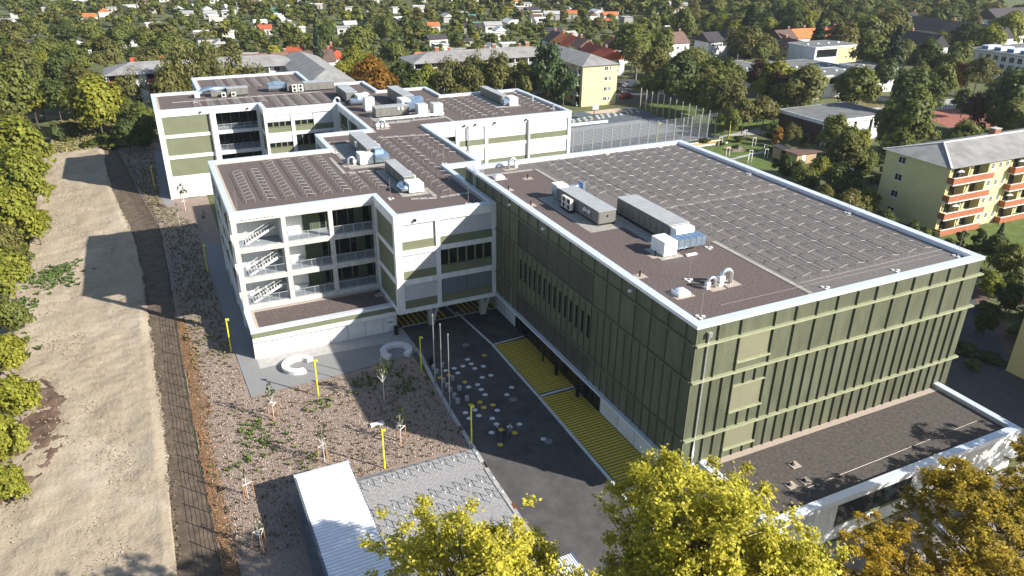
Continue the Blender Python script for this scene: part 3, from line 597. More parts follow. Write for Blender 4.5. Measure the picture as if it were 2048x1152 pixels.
def facade(w, length, cols, kinds, depth=0.42, name='facade_frame', zlow=3.70, cover=True):
    """w: Wall; cols: list of (u0,u1) bays between columns; kinds[bay] = list of 3 infills bottom to top"""
    e_ = 0.0 if w.u[0] else 0.005      # walls along y sit a hair behind those along x where they meet
    f = MB(); edges = [e_]+[x for c in cols for x in c]+[length-e_]
    for i in range(0, len(edges), 2): w.box(f, edges[i], edges[i+1], zlow+e_, 15.0, -depth-e_, -e_)
    for (z0, z1) in BEAMS:
        if z1 < zlow: continue
        if z0 > 14.5: w.box(f, e_, length-e_, z0, z1-e_, -depth-e_, -e_)
        else:
            for (a, b) in cols: w.box(f, a, b, z0, z1, -depth, -0.03)
    fo = f.build(name, W_, school)
    if w.u[0]:
        for k in range(1, int(length/3.1)): w.pc('fascia_joint', CONC, fo, length*k/int(length/3.1)-0.012, length*k/int(length/3.1)+0.012, 15.02, 16.0, 0.0, 0.004)
    for (a, b), ks in zip(cols, kinds):
        for (z0, z1), k in zip(Z3, ks): infill(w, fo, a, b, z0, z1, k)
    return fo
def infill(w, par, a, b, z0, z1, k):
    zb = z0+1.0
    if k in ('-', 'loggia'): return
    if k == 'panel': w.pc('panel', GREENP, par, a+0.005, b-0.005, z0, z1, -0.40, -0.16); return
    if k == 'wall': w.pc('wall_panel', W_, par, a+0.005, b-0.005, z0, z1, -0.40, -0.12); return
    w.pc('spandrel_panel', GREENP, par, a+0.005, b-0.005, z0, zb, -0.40, -0.17)
    if k == 'blind':
        n = max(1, round((b-a)/3.4)); 
        for i in range(n):
            u0 = a+(b-a)*i/n+0.02; u1 = a+(b-a)*(i+1)/n-0.02
            o = w.pc('blind', BLIND, par, u0, u1, zb+0.02, z1-0.02, -0.34, -0.24)
    elif k == 'white':
        n = max(1, round((b-a)/2.5))
        for i in range(n): w.pc('white_panel', BLINDW, par, a+(b-a)*i/n+0.012, a+(b-a)*(i+1)/n-0.012, zb+0.02, z1-0.02, -0.36, -0.20)
    elif k == 'dark':
        n = max(1, round((b-a)/3.4))
        for i in range(n): w.pc('blind', mat('slate_blind', (0.15,0.17,0.19), 0.5, var=0.15, vscale=1.5, stripes=(1.6,1.6,0)), par, a+(b-a)*i/n+0.02, a+(b-a)*(i+1)/n-0.02, zb+0.02, z1-0.02, -0.34, -0.26)
    else:
        n = max(2, round((b-a)/1.15)); m_ = MB()
        for i in range(n):
            u0 = a+(b-a)*i/n; u1 = a+(b-a)*(i+1)/n
            w.pc('window', GLASS, par, u0+0.06, u1-0.06, zb+0.04, z1-0.03, -0.40, -0.36)
            if i: w.box(m_, u0-0.11, u0+0.11, zb+0.02, z1-0.02, -0.40, -0.24)
        m_.build('mullions', MULL, par) if n > 1 else None
        w.pc('window_sill', MULL, par, a+0.01, b-0.01, zb, zb+0.10, -0.40, -0.10)
        if k == 'half':
            w.pc('blind', BLIND, par, a+0.02, b-0.02, zb+0.95, z1-0.02, -0.22, -0.12)
# block front, y = 37.8
w = Wall(-12.8,37.8,1,0,0,-1)
facade(w, 12.77, [(0.86,4.99),(5.53,12.3)], [['blind','blind','blind'],['dark','win','blind']])
# block side, x = -12.8
w = Wall(-12.8,37.8,0,1,-1,0)
facade(w, 8.24, [(0.7,7.55)], [['panel','panel','panel']])
# rest of the walls
w = Wall(-29.45,46.04,0,1,-1,0)
facade(w, 23.3, [(0.5,3.4),(3.9,10.2),(10.75,17.0),(17.55,22.7)], [['-','-','-'],['win','win','win'],['win','blind','win'],['win','win','win']], zlow=0.0)
w = Wall(-12.8,69.35,-1,0,0,1); facade(w, 16.65, [(0.6,5.3),(5.9,10.7),(11.3,16.0)], [['win']*3]*3)
w = Wall(-12.8,69.35,0,1,-1,0); facade(w, 9.25, [(0.6,8.6)], [['win','panel','panel']])
w = Wall(-4.2,78.6,0,1,-1,0); facade(w, 21.2, [(0.7,6.6),(7.2,13.4),(14.0,20.5)], [['win','win','win']]*3)
w = Wall(5.1,77.6,1,0,0,-1)
facade(w, 27.65, [(0.6,2.1),(2.6,5.36),(5.95,10.7),(11.3,18.8),(19.4,27.05)], [['blind']*3,['win','win','half'],['white']*3,['white']*3,['white']*3])
w = Wall(32.75,77.6,0,1,1,0); facade(w, 22.3, [(0.7,7.2),(7.8,14.4),(15.0,21.6)], [['win','blind','win']]*3)
w = Wall(-17.4,99.8,1,0,0,-1)
facade(w, 13.2, [(0.45,4.65),(5.3,8.72),(8.76,12.3)], [['win','half','half'],['win','win','half'],['win','win','blind']])
ff = facade(Wall(-34.8,105.4,1,0,0,-1), 17.4, [(0.9,8.9),(9.85,17.0)], [['panel']*3,['loggia']*3], zlow=3.70)
w = Wall(-17.4,99.8,0,1,-1,0); facade(w, 5.6, [(0.4,5.2)], [['panel']*3])
w = Wall(-34.8,105.4,0,1,-1,0); facade(w, 16.2, [(0.7,5.0),(5.6,10.2),(10.8,15.5)], [['win','win','win']]*3, zlow=0.0)
w = Wall(5.1,54.4,0,1,1,0); facade(w, 23.2, [(0.7,7.2),(7.8,14.6),(15.2,22.5)], [['win']*3]*3)
w = Wall(-26.4,121.6,0,1,-1,0); facade(w, 15.0, [(0.7,7.0),(7.6,14.3)], [['win']*3]*2)
# ground floor white slabs of the far wing
for k in range(5):
    MB().box(-34.75+k*1.9,105.42,0.1,-34.75+(k+1)*1.9-0.03,105.78,3.68).build('concrete_slab', CONCL, school)
for k in range(12): MB().box(5.2+k*2.3,77.7,0.1,5.2+(k+1)*2.3-0.03,77.98,3.68).build('concrete_slab', CONCL, school)
# downpipes
for x in (16.6-0.55+7.95, 12.55): MB().box(x,77.42,4,x+0.22,77.58,15.4).build('downpipe', GALV, school)
MB().box(-26.1,105.12,4,-25.85,105.36,15.2).build('downpipe', GALV, school)
for x, y in ((12.0,77.4),(17.6,77.4),(23.6,77.4),(-27.4,105.2),(-19.3,105.2),(-10.3,37.6),(14.0,77.4)):
    o = MB().box(x-0.12,y-0.18,15.35,x+0.12,y+0.18,15.62).build('floodlight', BLK, school)
# ---- loggia, front wing: y 46.04..49.4, three bays x three floors
LB = [(0.60,5.55),(6.09,11.05),(11.57,16.47)]
w = Wall(-29.45,46.04,1,0,0,-1)
lf = MB()
edges = [0,0.60,5.55,6.09,11.05,11.57,16.47,16.63]
for i in range(0,8,2): w.box(lf, edges[i], edges[i+1], 3.75, 15.0, -0.5, 0.0)
for (z0,z1) in ((7.4,8.05),(11.2,11.8),(3.75,4.4)):
    for a, b in LB: w.box(lf, a, b, z0, z1, -0.5, -0.02)
w.box(lf, 0, 16.63, 15.0, 16.01, -0.5, 0.0)
lfo = lf.build('loggia_frame', CONC, school)
w.pc('parapet_fascia', W_, lfo, -0.02, 16.64, 15.45, 16.012, 0.0, 0.012)
for k in range(10): w.pc('drip_slot', BLK, lfo, 1.2+k*0.42, 1.38+k*0.42, 15.22, 15.30, 0.0, 0.012)
for iz, (z0, z1) in enumerate(((4.4,7.4),(8.05,11.2),(11.8,15.0))):
    zf = z0-0.10
    MB().box(-28.9,46.5,zf-0.45,-12.5,49.38,zf).build('loggia_floor', FLR, lfo)
    MB().box(-23.95,46.45,zf,-23.75,49.38,z1+0.3).build('partition_wall', W_, lfo)
    MB().box(-29.0,49.30,zf,-21.0,49.39,z1+0.3).build('back_wall', W_, lfo)
    # rear windows of bays two and three
    for k in range(6):
        x0 = -20.95+k*1.4
        g_ = MB().box(x0+0.06,49.32,zf+0.1,x0+1.34,49.36,z1+0.2).build('window', GLASS, lfo)
    for k in range(7): MB().box(-21.0+k*1.4,49.22,zf,-20.86+k*1.4,49.38,z1+0.3).build('window_post', MULL, lfo)
    cm = MB()
    for k in range(14):
        x0 = -20.8+k*0.14; cm.box(x0,49.1+0.05*(k%2),zf+0.05,x0+0.14,49.18+0.05*(k%2),z1+0.2)
    cm.build('curtain', CURT, lfo)
    for k in range(6):
        x0 = -14.6+k*0.2; MB().box(x0,49.1+0.04*(k%2),zf+0.05,x0+0.19,49.16+0.04*(k%2),z1+0.2).build('curtain', CURT, lfo)
    # benches / white sills against the back wall
    MB().box(-22.9,48.6,zf,-21.3,49.25,zf+0.45).build('bench', W_, lfo)
    # railings
    for a, b in LB[(0 if iz < 2 else 1):]:
        x0 = -29.45+a; x1 = -29.45+b; r_ = MB(); y = 46.30
        r_.box(x0+0.02,y-0.03,zf+1.10,x1-0.02,y+0.03,zf+1.16); r_.box(x0+0.02,y-0.02,zf+0.12,x1-0.02,y+0.02,zf+0.16)
        for k in range(5): xx = x0+0.03+(x1-x0-0.06)*k/4; r_.box(xx-0.025,y-0.025,zf,xx+0.025,y+0.025,zf+1.1)
        ro = r_.build('railing', RAIL, lfo)
        b_ = MB()
        for k in range(46): xx = x0+0.1+(x1-x0-0.2)*k/45; b_.box(xx-0.008,y-0.008,zf+0.16,xx+0.008,y+0.008,zf+1.1)
        tag(b_.build('railing_bars', MESHS, lfo), kind='stuff')
# stairs in the first bay (two flights per floor)
for iz, zf in enumerate((4.3, 7.95)):
    for fl in range(2):
        n = 11; st = MB(); y0 = 47.0 if fl == 0 else 48.25
        for k in range(n):
            z = zf+1.83*fl+1.83*(k+1)/n; x = (-28.2+3.6*k/n) if fl == 0 else (-24.6-3.6*k/n)
            st.box(x, y0, z-0.05, x+0.36*(1 if fl == 0 else -1), y0+1.1, z)
        xs = (-28.2,-24.6) if fl == 0 else (-24.6,-28.2)
        so = st.build('stair_treads', CONCL, lfo)
        s2 = MB()
        for yy in (y0-0.03, y0+1.13):
            s2.beam((xs[0],yy,zf+1.83*fl-0.05),(xs[1],yy,zf+1.83*(fl+1)-0.05),0.07,0.28); s2.beam((xs[0],yy,zf+1.83*fl+1.0),(xs[1],yy,zf+1.83*(fl+1)+1.0),0.05,0.05); s2.beam((xs[0],yy,zf+1.83*fl+0.55),(xs[1],yy,zf+1.83*(fl+1)+0.55),0.03,0.03)
            for k in range(5): t = k/4; s2.box(xs[0]+(xs[1]-xs[0])*t-0.02,yy-0.02,zf+1.83*(fl+t),xs[0]+(xs[1]-xs[0])*t+0.02,yy+0.02,zf+1.83*(fl+t)+1.0)
        s2.build('stair_stringer', W_, lfo)
    MB().box(-24.6,47.0,zf+1.73,-23.97,49.3,zf+1.85).build('stair_landing', CONCL, lfo)
# top flight seen in the upper bay
zf = 11.7; st = MB(); s2 = MB()
for k in range(11): st.box(-28.0+3.5*k/11,47.6,zf+0.16*(k+1)-0.05,-27.65+3.5*k/11,48.8,zf+0.16*(k+1))
for yy in (47.55,48.85): s2.beam((-28,yy,zf),(-24.5,yy,zf+1.76),0.07,0.26); s2.beam((-28,yy,zf+1.0),(-24.5,yy,zf+2.76),0.05,0.05); s2.beam((-28,yy,zf+0.6),(-24.5,yy,zf+2.36),0.03,0.03)
st.build('stair_treads', CONCL, lfo); s2.build('stair_stringer', W_, lfo)
# ---- far wing loggia, x -24.95..-17.8, y 105.4..109.2
for iz, (z0, z1) in enumerate(Z3):
    zf = z0-0.05
    MB().box(-25.35,105.82,zf-0.4,-17.45,109.18,zf).build('loggia_floor', FLR, ff)
    for k in range(5):
        x0 = -25.2+k*1.55; MB().box(x0+0.05,109.06,zf+0.05,x0+1.5,109.12,z1+0.2).build('window', GLASS, ff); MB().box(x0-0.06,109.02,zf,x0+0.05,109.14,z1+0.3).build('window_post', MULL, ff)
    r_ = MB(); y = 105.7
    r_.box(-24.9,y-0.03,zf+1.10,-17.85,y+0.03,zf+1.16)
    for k in range(7): xx = -24.88+7.0*k/6; r_.box(xx-0.03,y-0.03,zf,xx+0.03,y+0.03,zf+1.1)
    ro = r_.build('railing', RAIL, ff); b_ = MB()
    for k in range(60): xx = -24.8+6.9*k/59; b_.box(xx-0.012,y-0.01,zf+0.1,xx+0.012,y+0.01,zf+1.1)
    tag(b_.build('railing_bars', MESHS, ff), kind='stuff')
# ---- low terrace block in front of the loggia
TY = 40.35
MB().box(-29.40,TY+0.50,0,-12.25,46.4,3.30).build('terrace_wall', GRAV, school); MB().box(-29.44,TY+0.48,0,-29.41,46.4,3.3).build('terrace_side', CONCL, school)
tr = MB().sheet([(-28.8,TY+0.62),(-12.6,TY+0.62),(-12.6,46.0),(-28.8,46.0)], 3.72).build('terrace_roof', GRAV, school)
MB().sheet([(-28.9,45.55),(-12.6,45.55),(-12.6,46.02),(-28.9,46.02)], 3.726).build('pebble_strip', PEB, tr)
MB().sheet([(-28.88,TY+0.6),(-28.45,TY+0.6),(-28.45,45.54),(-28.88,45.54)], 3.727).build('pebble_strip', PEB, tr)
MB().sheet([(-13.1,TY+0.6),(-12.6,TY+0.6),(-12.6,45.54),(-13.1,45.54)], 3.727).build('pebble_strip', PEB, tr)
MB().box(-29.45,TY,3.30,-12.25,46.0,3.70).build('terrace_slab', W_, school)
MB().add([(-29.55,TY-0.05,3.62),(-12.2,TY-0.05,3.62),(-12.2,TY-0.05,3.98),(-29.55,TY-0.05,3.98),(-12.2,TY+0.6,3.98),(-28.85,TY+0.6,3.98),(-28.85,46.02,3.98),(-29.55,46.02,3.98),(-29.55,46.02,3.62),(-12.2,TY+0.6,3.62),(-28.85,TY+0.6,3.62),(-28.85,46.02,3.62)],
   [(0,1,2,3),(3,2,4,5),(3,5,6,7),(0,3,7,8),(4,9,10,5),(5,10,11,6),(1,9,4,2)]).build('terrace_cap', CAP, school)
w = Wall(-29.45,TY,1,0,0,-1)
w.pc('green_band', GREENP, school, 0.02, 17.2, 2.98, 3.60, -0.05, 0.02)
w.pc('white_band', W_, school, -0.02, 17.2, 2.42, 2.97, -0.45, 0.05)
for k in range(7): w.pc('concrete_panel', CONCL, school, 0.02+k*2.2, 2.165+k*2.2, 0.05, 2.62, -0.49, -0.40)
w.pc('concrete_panel', CONCL, school, 15.42, 17.18, 0.05, 2.62, -0.49, -0.40)
sg = w.pc('wall_sign', mat('sign_white', (0.72,0.72,0.72), 0.5), school, 15.85, 16.85, 0.95, 2.0, -0.40, -0.37)
sm = MB()   # bird-like emblem on the sign
bx = -29.45+16.35; SY = TY+0.366
for sx in (-1, 1): sm.add([(bx,SY,1.46),(bx+sx*0.12,SY,1.52),(bx+sx*0.34,SY,1.44),(bx+sx*0.38,SY,1.34),(bx+sx*0.2,SY,1.36),(bx+sx*0.05,SY,1.32)], [(0,1,2,3,4,5) if sx < 0 else (5,4,3,2,1,0)])
sm.build('sign_emblem', BLK, sg)
w2_ = Wall(-29.45,TY,0,1,-1,0); 
for k in range(3): w2_.pc('side_window', GLASS, school, 0.8+k*1.7, 2.1+k*1.7, 0.3, 2.6, -0.05, 0.01)
# terrace roof bits
tv = MB().box(-13.95,43.6,3.73,-13.05,44.4,3.78).build('vent_pad', PEB, tr); MB().cyl(-13.5,44.0,3.78,4.25,0.12,10).build('vent_pipe', GALV, tv); MB().box(-13.72,43.9,4.2,-13.3,44.1,4.45).build('vent_head', BLK, tv)
# V shaped columns and soffit under the block
MB().box(-12.75,37.85,3.72,-0.05,62.0,3.93).build('soffit', CONC, school)
for x in (-7.85,-0.75):
    v = MB(); v.add([(x-0.38,40.2,0.1),(x+0.38,40.2,0.1),(x+0.38,40.9,0.1),(x-0.38,40.9,0.1),(x-0.42,40.2,3.75),(x-0.02,40.2,3.75),(x-0.02,40.9,3.75),(x-0.42,40.9,3.75)],[(0,1,5,4),(1,2,6,5),(2,3,7,6),(3,0,4,7)])
    v.add([(x+0.0,40.25,0.8),(x+0.38,40.25,0.5),(x+0.38,40.85,0.5),(x+0.0,40.85,0.8),(x+0.95,40.25,3.75),(x+1.4,40.25,3.75),(x+1.4,40.85,3.75),(x+0.95,40.85,3.75)],[(0,1,5,4),(1,2,6,5),(2,3,7,6),(3,0,4,7)])
    v.build('split_column', CONC, school)
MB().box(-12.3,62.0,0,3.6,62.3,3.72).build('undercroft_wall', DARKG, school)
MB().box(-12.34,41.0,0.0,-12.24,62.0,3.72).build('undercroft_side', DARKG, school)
# slab paths on the school roof
for (x0,y0,x1,y1) in ((-13.4,65.8,-13.4,57.6),(-13.0,57.4,-9.3,57.4),(-9.1,57.0,-9.1,45.2),(-8.7,44.0,-5.6,43.1),(-5.2,43.2,-0.9,43.4),(-5.6,43.6,-5.6,47.5),(-3.8,74.0,4.2,72.9),(-1.0,82.6,4.0,82.6),(10.9,84.0,10.9,79.6),(-31.5,113.8,-4.5,113.8),(-6.0,73.5,-12.2,74.2)):
    d = Vector((x1-x0,y1-y0)); n = int(d.length/0.98); ang = math.atan2(d.y,d.x)-math.pi/2
    for k in range(n): link('path_slab', sl, sroof, (x0-school.location.x+d.x*(k+0.5)/n, y0-school.location.y+d.y*(k+0.5)/n, SR+0.004), ang)
# ================================================================ PV MOUNTING RACKS
def hoop_mesh(w, hl, hr):
    return MB().tube([(0,0,0),(0,0,hl*0.8),(0.07,0,hl),(w-0.05,0,hr),(w,0,hr*0.85),(w,0,0)],0.028,5)
HOOPA = hoop_mesh(1.03,0.40,0.62).mesh('hoop'); HOOPA.materials.append(ROD)
HOOPB = hoop_mesh(1.02,0.50,0.36).mesh('hoop'); HOOPB.materials.append(ROD)
RODM = {}
def rack(x, y0, y1, z, kind, step, where, group):
    t = thing('mounting_rack', 'silver solar rack '+where.replace('with linked tops ','linked '), 'rack', (x, y0, z), group)
    L_ = y1-y0; n = max(2, int(round(L_/step))+1); me = HOOPA if kind == 'A' else HOOPB
    for k in range(n): link('hoop', me, t, (0, L_*k/(n-1), 0))
    for (rx, rz) in (((0.06,0.39),(0.98,0.61)) if kind == 'A' else ((0.06,0.50),(0.97,0.37))):
        rr = 0.034 if kind == 'B' else 0.026
        key = round(L_,1), rr
        if key not in RODM:
            RODM[key] = MB().tube([(0,0,0),(0,key[0],0)], rr, 4).mesh('long_rod'); RODM[key].materials.append(ROD)
        link('long_rod', RODM[key], t, (rx, 0, rz+0.025))
g1 = 'solar mounting racks on the hall roof'
for k in range(4):
    rack(14.4+4.52*k, 3.75, 23.4, HR, 'A', 2.05, 'on the front half of the hall roof', g1)
    rack(16.78+4.52*k, 3.8, 23.5, HR, 'B', 2.05, 'with linked tops on the front half of the hall roof', g1)
for k in range(5):
    rack(9.9+4.52*k, (31.0 if k == 0 else 25.3), 45.3, HR, 'A', 2.05, 'on the rear half of the hall roof', g1)
    rack(12.26+4.52*k, 25.4, 45.3, HR, 'B', 2.05, 'with linked tops on the rear half of the hall roof', g1)
g2 = 'solar mounting racks on the school roof'
for x, y0, y1, kd in ((-27.0,50.4,62.8,'A'),(-24.65,50.0,63.0,'B'),(-22.45,49.9,67.2,'A'),(-20.0,49.7,67.2,'B'),(-17.95,49.7,67.1,'A'),(-15.5,49.7,67.1,'B'),(-13.45,49.5,56.4,'A'),(-11.1,49.4,56.3,'B')): rack(x,y0,y1,SR,kd,1.45,'on the front wing roof above the loggia',g2)
for x, y0, y1, kd in ((-4.45,44.2,72.8,'A'),(-2.0,48.2,72.4,'B'),(0.4,59.5,72.0,'A'),(2.7,60.6,71.6,'B')): rack(x,y0,y1,SR,kd,2.05,'on the middle school roof beside the green hall',g2)
for x, y0, y1, kd in ((11.7,87.5,96.2,'A'),(14.1,80.5,96.2,'A'),(16.5,80.7,96.4,'B'),(18.5,80.6,95.5,'A'),(21.0,81.0,97.4,'B'),(27.6,80.4,98.0,'A'),(29.9,80.4,98.0,'B')): rack(x,y0,y1,SR,kd,1.95,'on the rear right wing roof',g2)
for k in range(6): rack(-28.0+2.3*k,107.2,112.4,SR,'AB'[k%2],1.3,'on the rear left roof above the green panels',g2)
for k in range(5): rack(-14.4+2.2*k,101.6,111.5,SR,'AB'[k%2],1.4,'on the rear roof above the half lowered blinds',g2)
for k in range(7): rack(-22.0+2.3*k,122.8,134.8,SR,'AB'[k%2],1.5,'on the rearmost roof behind the plant units',g2)

# ================================================================ ROOF PLANT
def unit(label, x0, y0, x1, y1, z, h, axis='y', n=5, doors='-x', fan=0, group='air handling units on the roofs', plinth=0.22, top=AHUT, body=AHUB):
    t = thing('air_handling_unit', label, 'ventilation unit', ((x0+x1)/2,(y0+y1)/2,z), group)
    MB().box(x0+0.06,y0+0.06,z,x1-0.06,y1-0.06,z+plinth).build('plinth', BLK, t)
    b = MB().box(x0,y0,z+plinth,x1,y1,z+h-0.06).build('casing', body, t)
    for k in range(n):
        if axis == 'y': MB().box(x0-0.06,y0-0.06+(y1-y0+0.12)*k/n+0.015,z+h-0.06,x1+0.06,y0-0.06+(y1-y0+0.12)*(k+1)/n-0.015,z+h).build('roof_panel', top, t)
        else: MB().box(x0-0.06+(x1-x0+0.12)*k/n+0.015,y0-0.06,z+h-0.06,x0-0.06+(x1-x0+0.12)*(k+1)/n-0.015,y1+0.06,z+h).build('roof_panel', top, t)
    for k in range(n):
        if axis == 'y':
            a = y0+(y1-y0)*k/n+0.05; c = y0+(y1-y0)*(k+1)/n-0.05
            d = MB().box(x0-0.025,a,z+plinth+0.1,x0,c,z+h-0.14).build('door_panel', body, t)
            hm = MB()
            for zz in (0.35,0.7): hm.box(x0-0.07,c-0.14,z+plinth+zz,x0-0.025,c-0.06,z+plinth+zz+0.10)
            hm.build('door_handle', BLK, d)
        else:
            a = x0+(x1-x0)*k/n+0.05; c = x0+(x1-x0)*(k+1)/n-0.05
            d = MB().box(a,y0-0.025,z+plinth+0.1,c,y0,z+h-0.14).build('door_panel', body, t)
            hm = MB()
            for zz in (0.35,0.7): hm.box(c-0.14,y0-0.07,z+plinth+zz,c-0.06,y0-0.025,z+plinth+zz+0.10)
            hm.build('door_handle', BLK, d)
    if axis == 'y':
        e = MB().box(x0+0.08,y0-0.025,z+plinth+0.1,x1-0.08,y0,z+h-0.14).build('end_panel', body, t)
        MB().tube([((x0+x1)/2,y0-0.03,z+h*0.62),((x0+x1)/2,y0-0.05,z+h*0.62)],0.13,12).build('end_port', BLK, e)
    return t
def pbox(t, name, m_, x0,y0,z0,x1,y1,z1, ribs=0):
    o = MB().box(x0,y0,z0,x1,y1,z1).build(name, m_, t)
    return o
def hood(t, name, m_, x0, y0, z0, x1, y1, z1, cut=0.35):   # box with chamfered lower edge towards -y and top slope
    MB().add([(x0,y0+cut,z0),(x1,y0+cut,z0),(x1,y1,z0),(x0,y1,z0),(x0,y0,z0+cut),(x1,y0,z0+cut),(x0,y0,z1-cut*0.5),(x1,y0,z1-cut*0.5),(x0,y0+cut*0.6,z1),(x1,y0+cut*0.6,z1),(x1,y1,z1),(x0,y1,z1)],
      [(3,2,1,0),(0,1,5,4),(4,5,7,6),(6,7,9,8),(8,9,10,11),(1,2,10,9,7,5),(0,4,6,8,11,3),(2,3,11,10)]).build(name, m_, t)
def condenser(t, x, y, z, h=0.85, ax='-x', w=0.42):
    b = MB().box(x-0.18,y-w,z,x+0.18,y+w,z+h) if ax in ('-x','+x') else MB().box(x-w,y-0.18,z,x+w,y+0.18,z+h)
    o = b.build('condenser', ACW, t)
    n = 2 if h > 1.1 else 1
    for k in range(n):
        zz = z+h*(k+0.5)/n; rr = 0.27
        if ax == '-x': MB().tube([(x-0.18,y-0.05,zz),(x-0.20,y-0.05,zz)],rr,14).build('fan_grille', BLK, o)
        elif ax == '-y': MB().tube([(x-0.05,y-0.18,zz),(x-0.05,y-0.20,zz)],rr,14).build('fan_grille', BLK, o)
        else: MB().tube([(x+0.18,y,zz),(x+0.20,y,zz)],rr,14).build('fan_grille', BLK, o)
# --- hall roof
t = unit('long grey ventilation unit near the left edge of the hall roof, with two condensers', 4.85,22.75,6.95,31.6,HR,1.62,n=6)
for y in (28.9,27.85): condenser(t, 4.25, y, HR+0.28, 1.25, '-x', 0.46)
pbox(t,'condenser_frame',BLK,3.95,27.2,HR+0.12,4.6,29.5,HR+0.2)
pbox(t,'duct_bend',DUCT,4.75,31.6,HR+0.55,6.2,32.9,HR+1.75); pbox(t,'duct_cover',WBOX,4.7,31.7,HR+1.75,6.1,32.95,HR+1.82)
MB().tube([(5.6,31.9,HR+1.1),(6.9,32.0,HR+1.2),(8.3,31.9,HR+1.3)],0.36,10).build('round_duct', DUCT, t); pbox(t,'duct_cap',DUCT,7.9,31.2,HR+0.5,8.2,32.4,HR+1.8)
MB().tube([(4.75,25.6,HR+0.5),(4.6,25.5,HR+0.95),(4.75,25.4,HR+1.3)],0.10,8).build('pipe_loop', GALV, t)
for y in (25.3,24.6): pbox(t,'control_box',WBOX,4.70,y-0.16,HR+0.85,4.82,y+0.16,HR+1.2)
MB().sheet([(3.2,21.4),(8.3,21.4),(8.3,33.4),(3.2,33.4)],HR+0.012).build('slab_pad', SLAB, t)
t = unit('longest ventilation unit in the middle of the hall roof beside the solar racks', 8.75,15.9,11.15,25.3,HR,1.9,n=9)
hood(t,'white_hood',WBOX,8.9,14.9,HR+0.55,11.1,15.9,HR+1.75,0.3)
pbox(t,'duct',DUCT,7.7,13.1,HR+0.55,11.1,14.4,HR+1.45); 
for k in range(5): pbox(t,'duct_seam',DUCT,7.9+k*0.68,13.06,HR+0.50,7.96+k*0.68,14.44,HR+1.49)
pbox(t,'white_inlet_box',WBOX,6.2,13.05,HR+0.1,7.7,15.2,HR+1.5)
pbox(t,'duct_skid',WBOX,8.4,12.3,HR+0.02,9.6,12.6,HR+0.16)
MB().sheet([(5.7,12.5),(8.2,12.5),(8.2,15.6),(5.7,15.6)],HR+0.012).build('slab_pad', SLAB, t)
MB().sheet([(7.2,15.7),(8.6,15.7),(8.6,26.0),(7.2,26.0)],HR+0.010).build('slab_pad', SLAB, t)
def skylight(x, y, z, label, rz=0):
    t = thing('skylight', label, 'skylight', (x,y,z), 'roof skylights')
    MB().sheet([(x-0.95,y-0.85),(x+0.95,y-0.85),(x+0.95,y+0.85),(x-0.95,y+0.85)],z+0.014).build('slab_pad', PEB, t)
    MB().box(x-0.6,y-0.55,z,x+0.6,y+0.55,z+0.34).build('curb', WBOX, t)
    V = []; F = []; n = 6
    for i in range(n+1):
        for j in range(n+1):
            u = -1+2*i/n; v_ = -1+2*j/n; V.append((x+u*0.56, y+v_*0.51, z+0.34+0.20*(1-u**4)*(1-v_**4)))
    for i in range(n):
        for j in range(n): a = i*(n+1)+j; F.append((a,a+n+1,a+n+2,a+1))
    MB().add(V,F).build('dome', mat('dome_acrylic', (0.62,0.66,0.80), 0.15, spec=0.6), t, smooth=True)
skylight(2.2,42.1,HR,'dome skylight on the hall roof near the roof ladder'); skylight(2.85,5.9,HR,'dome skylight near the front left corner of the hall roof')
skylight(-0.9,81.0,SR,'dome skylight on the school roof in front of the plant units'); skylight(3.2,107.6,SR,'dome skylight at the back of the school roof')
def gooseneck(x, y, z, label, s=1.0, rz=0.0, box_=True):
    t = thing('vent_pipe', label, 'vent pipe', (x,y,z), 'curved vent pipes on the roofs'); c, sn = math.cos(rz), math.sin(rz)
    MB().sheet([(x-0.75,y-0.7),(x+0.75,y-0.7),(x+0.75,y+0.7),(x-0.75,y+0.7)],z+0.014).build('slab_pad', PEB, t)
    pts = [(x,y,z)]+[(x-c*s*0.45*(1-math.cos(a)), y-sn*s*0.45*(1-math.cos(a)), z+s*(0.7+0.45*math.sin(a))) for a in [math.pi*k/8 for k in range(9)]]
    MB().tube(pts,0.15*s,10).build('bent_pipe', GALV, t, smooth=True)
    if box_: 
        bx_, by_ = pts[-1][0], pts[-1][1]
        MB().box(bx_-0.22*s,by_-0.2*s,z+0.35*s,bx_+0.22*s,by_+0.2*s,z+0.75*s).build('fan_box', WBOX, t); 
        for k in range(4): MB().box(bx_-0.2*s,by_-0.15*s,z+0.08*s*k,bx_+0.2*s,by_-0.12*s,z+0.08*s*k+0.03).build('support_rung', WBOX, t)
gooseneck(8.2,5.9,HR,'taller curved vent pipe with white box at the front of the hall roof',1.25); gooseneck(6.4,5.8,HR,'shorter curved vent pipe next to the taller one on the hall roof',0.9)
gooseneck(5.1,45.3,HR,'curved vent pipe by the rear parapet of the hall roof',1.15,math.pi)
gooseneck(-3.4,100.8,SR,'curved vent pipe at the inner corner of the rear courtyard',1.1); gooseneck(-1.2,79.6,SR,'curved vent pipe above the middle courtyard parapet',1.3); gooseneck(-12.0,61.0,SR,'curved vent pipe left of the white inlet box on the school roof',1.0,math.pi)
ROD_MESH = {}
def lrod(x, y, z, label, h=2.6):
    t = thing('lightning_rod', label, 'lightning rod', (x,y,z), 'lightning rods on the roofs')
    if h not in ROD_MESH:
        a = MB().tube([(0,0,0.05),(0,0,h)],0.022,5,0.012).mesh('mast'); a.materials.append(ROD)
        b = MB()
        for k in range(3): b.cyl(0.28*math.cos(k*2.09),0.28*math.sin(k*2.09),0.0,0.09,0.17,10)
        b = b.mesh('foot_weights'); b.materials.append(CONCL); ROD_MESH[h] = (a,b)
    link('mast', ROD_MESH[h][0], t); link('foot_weights', ROD_MESH[h][1], t)
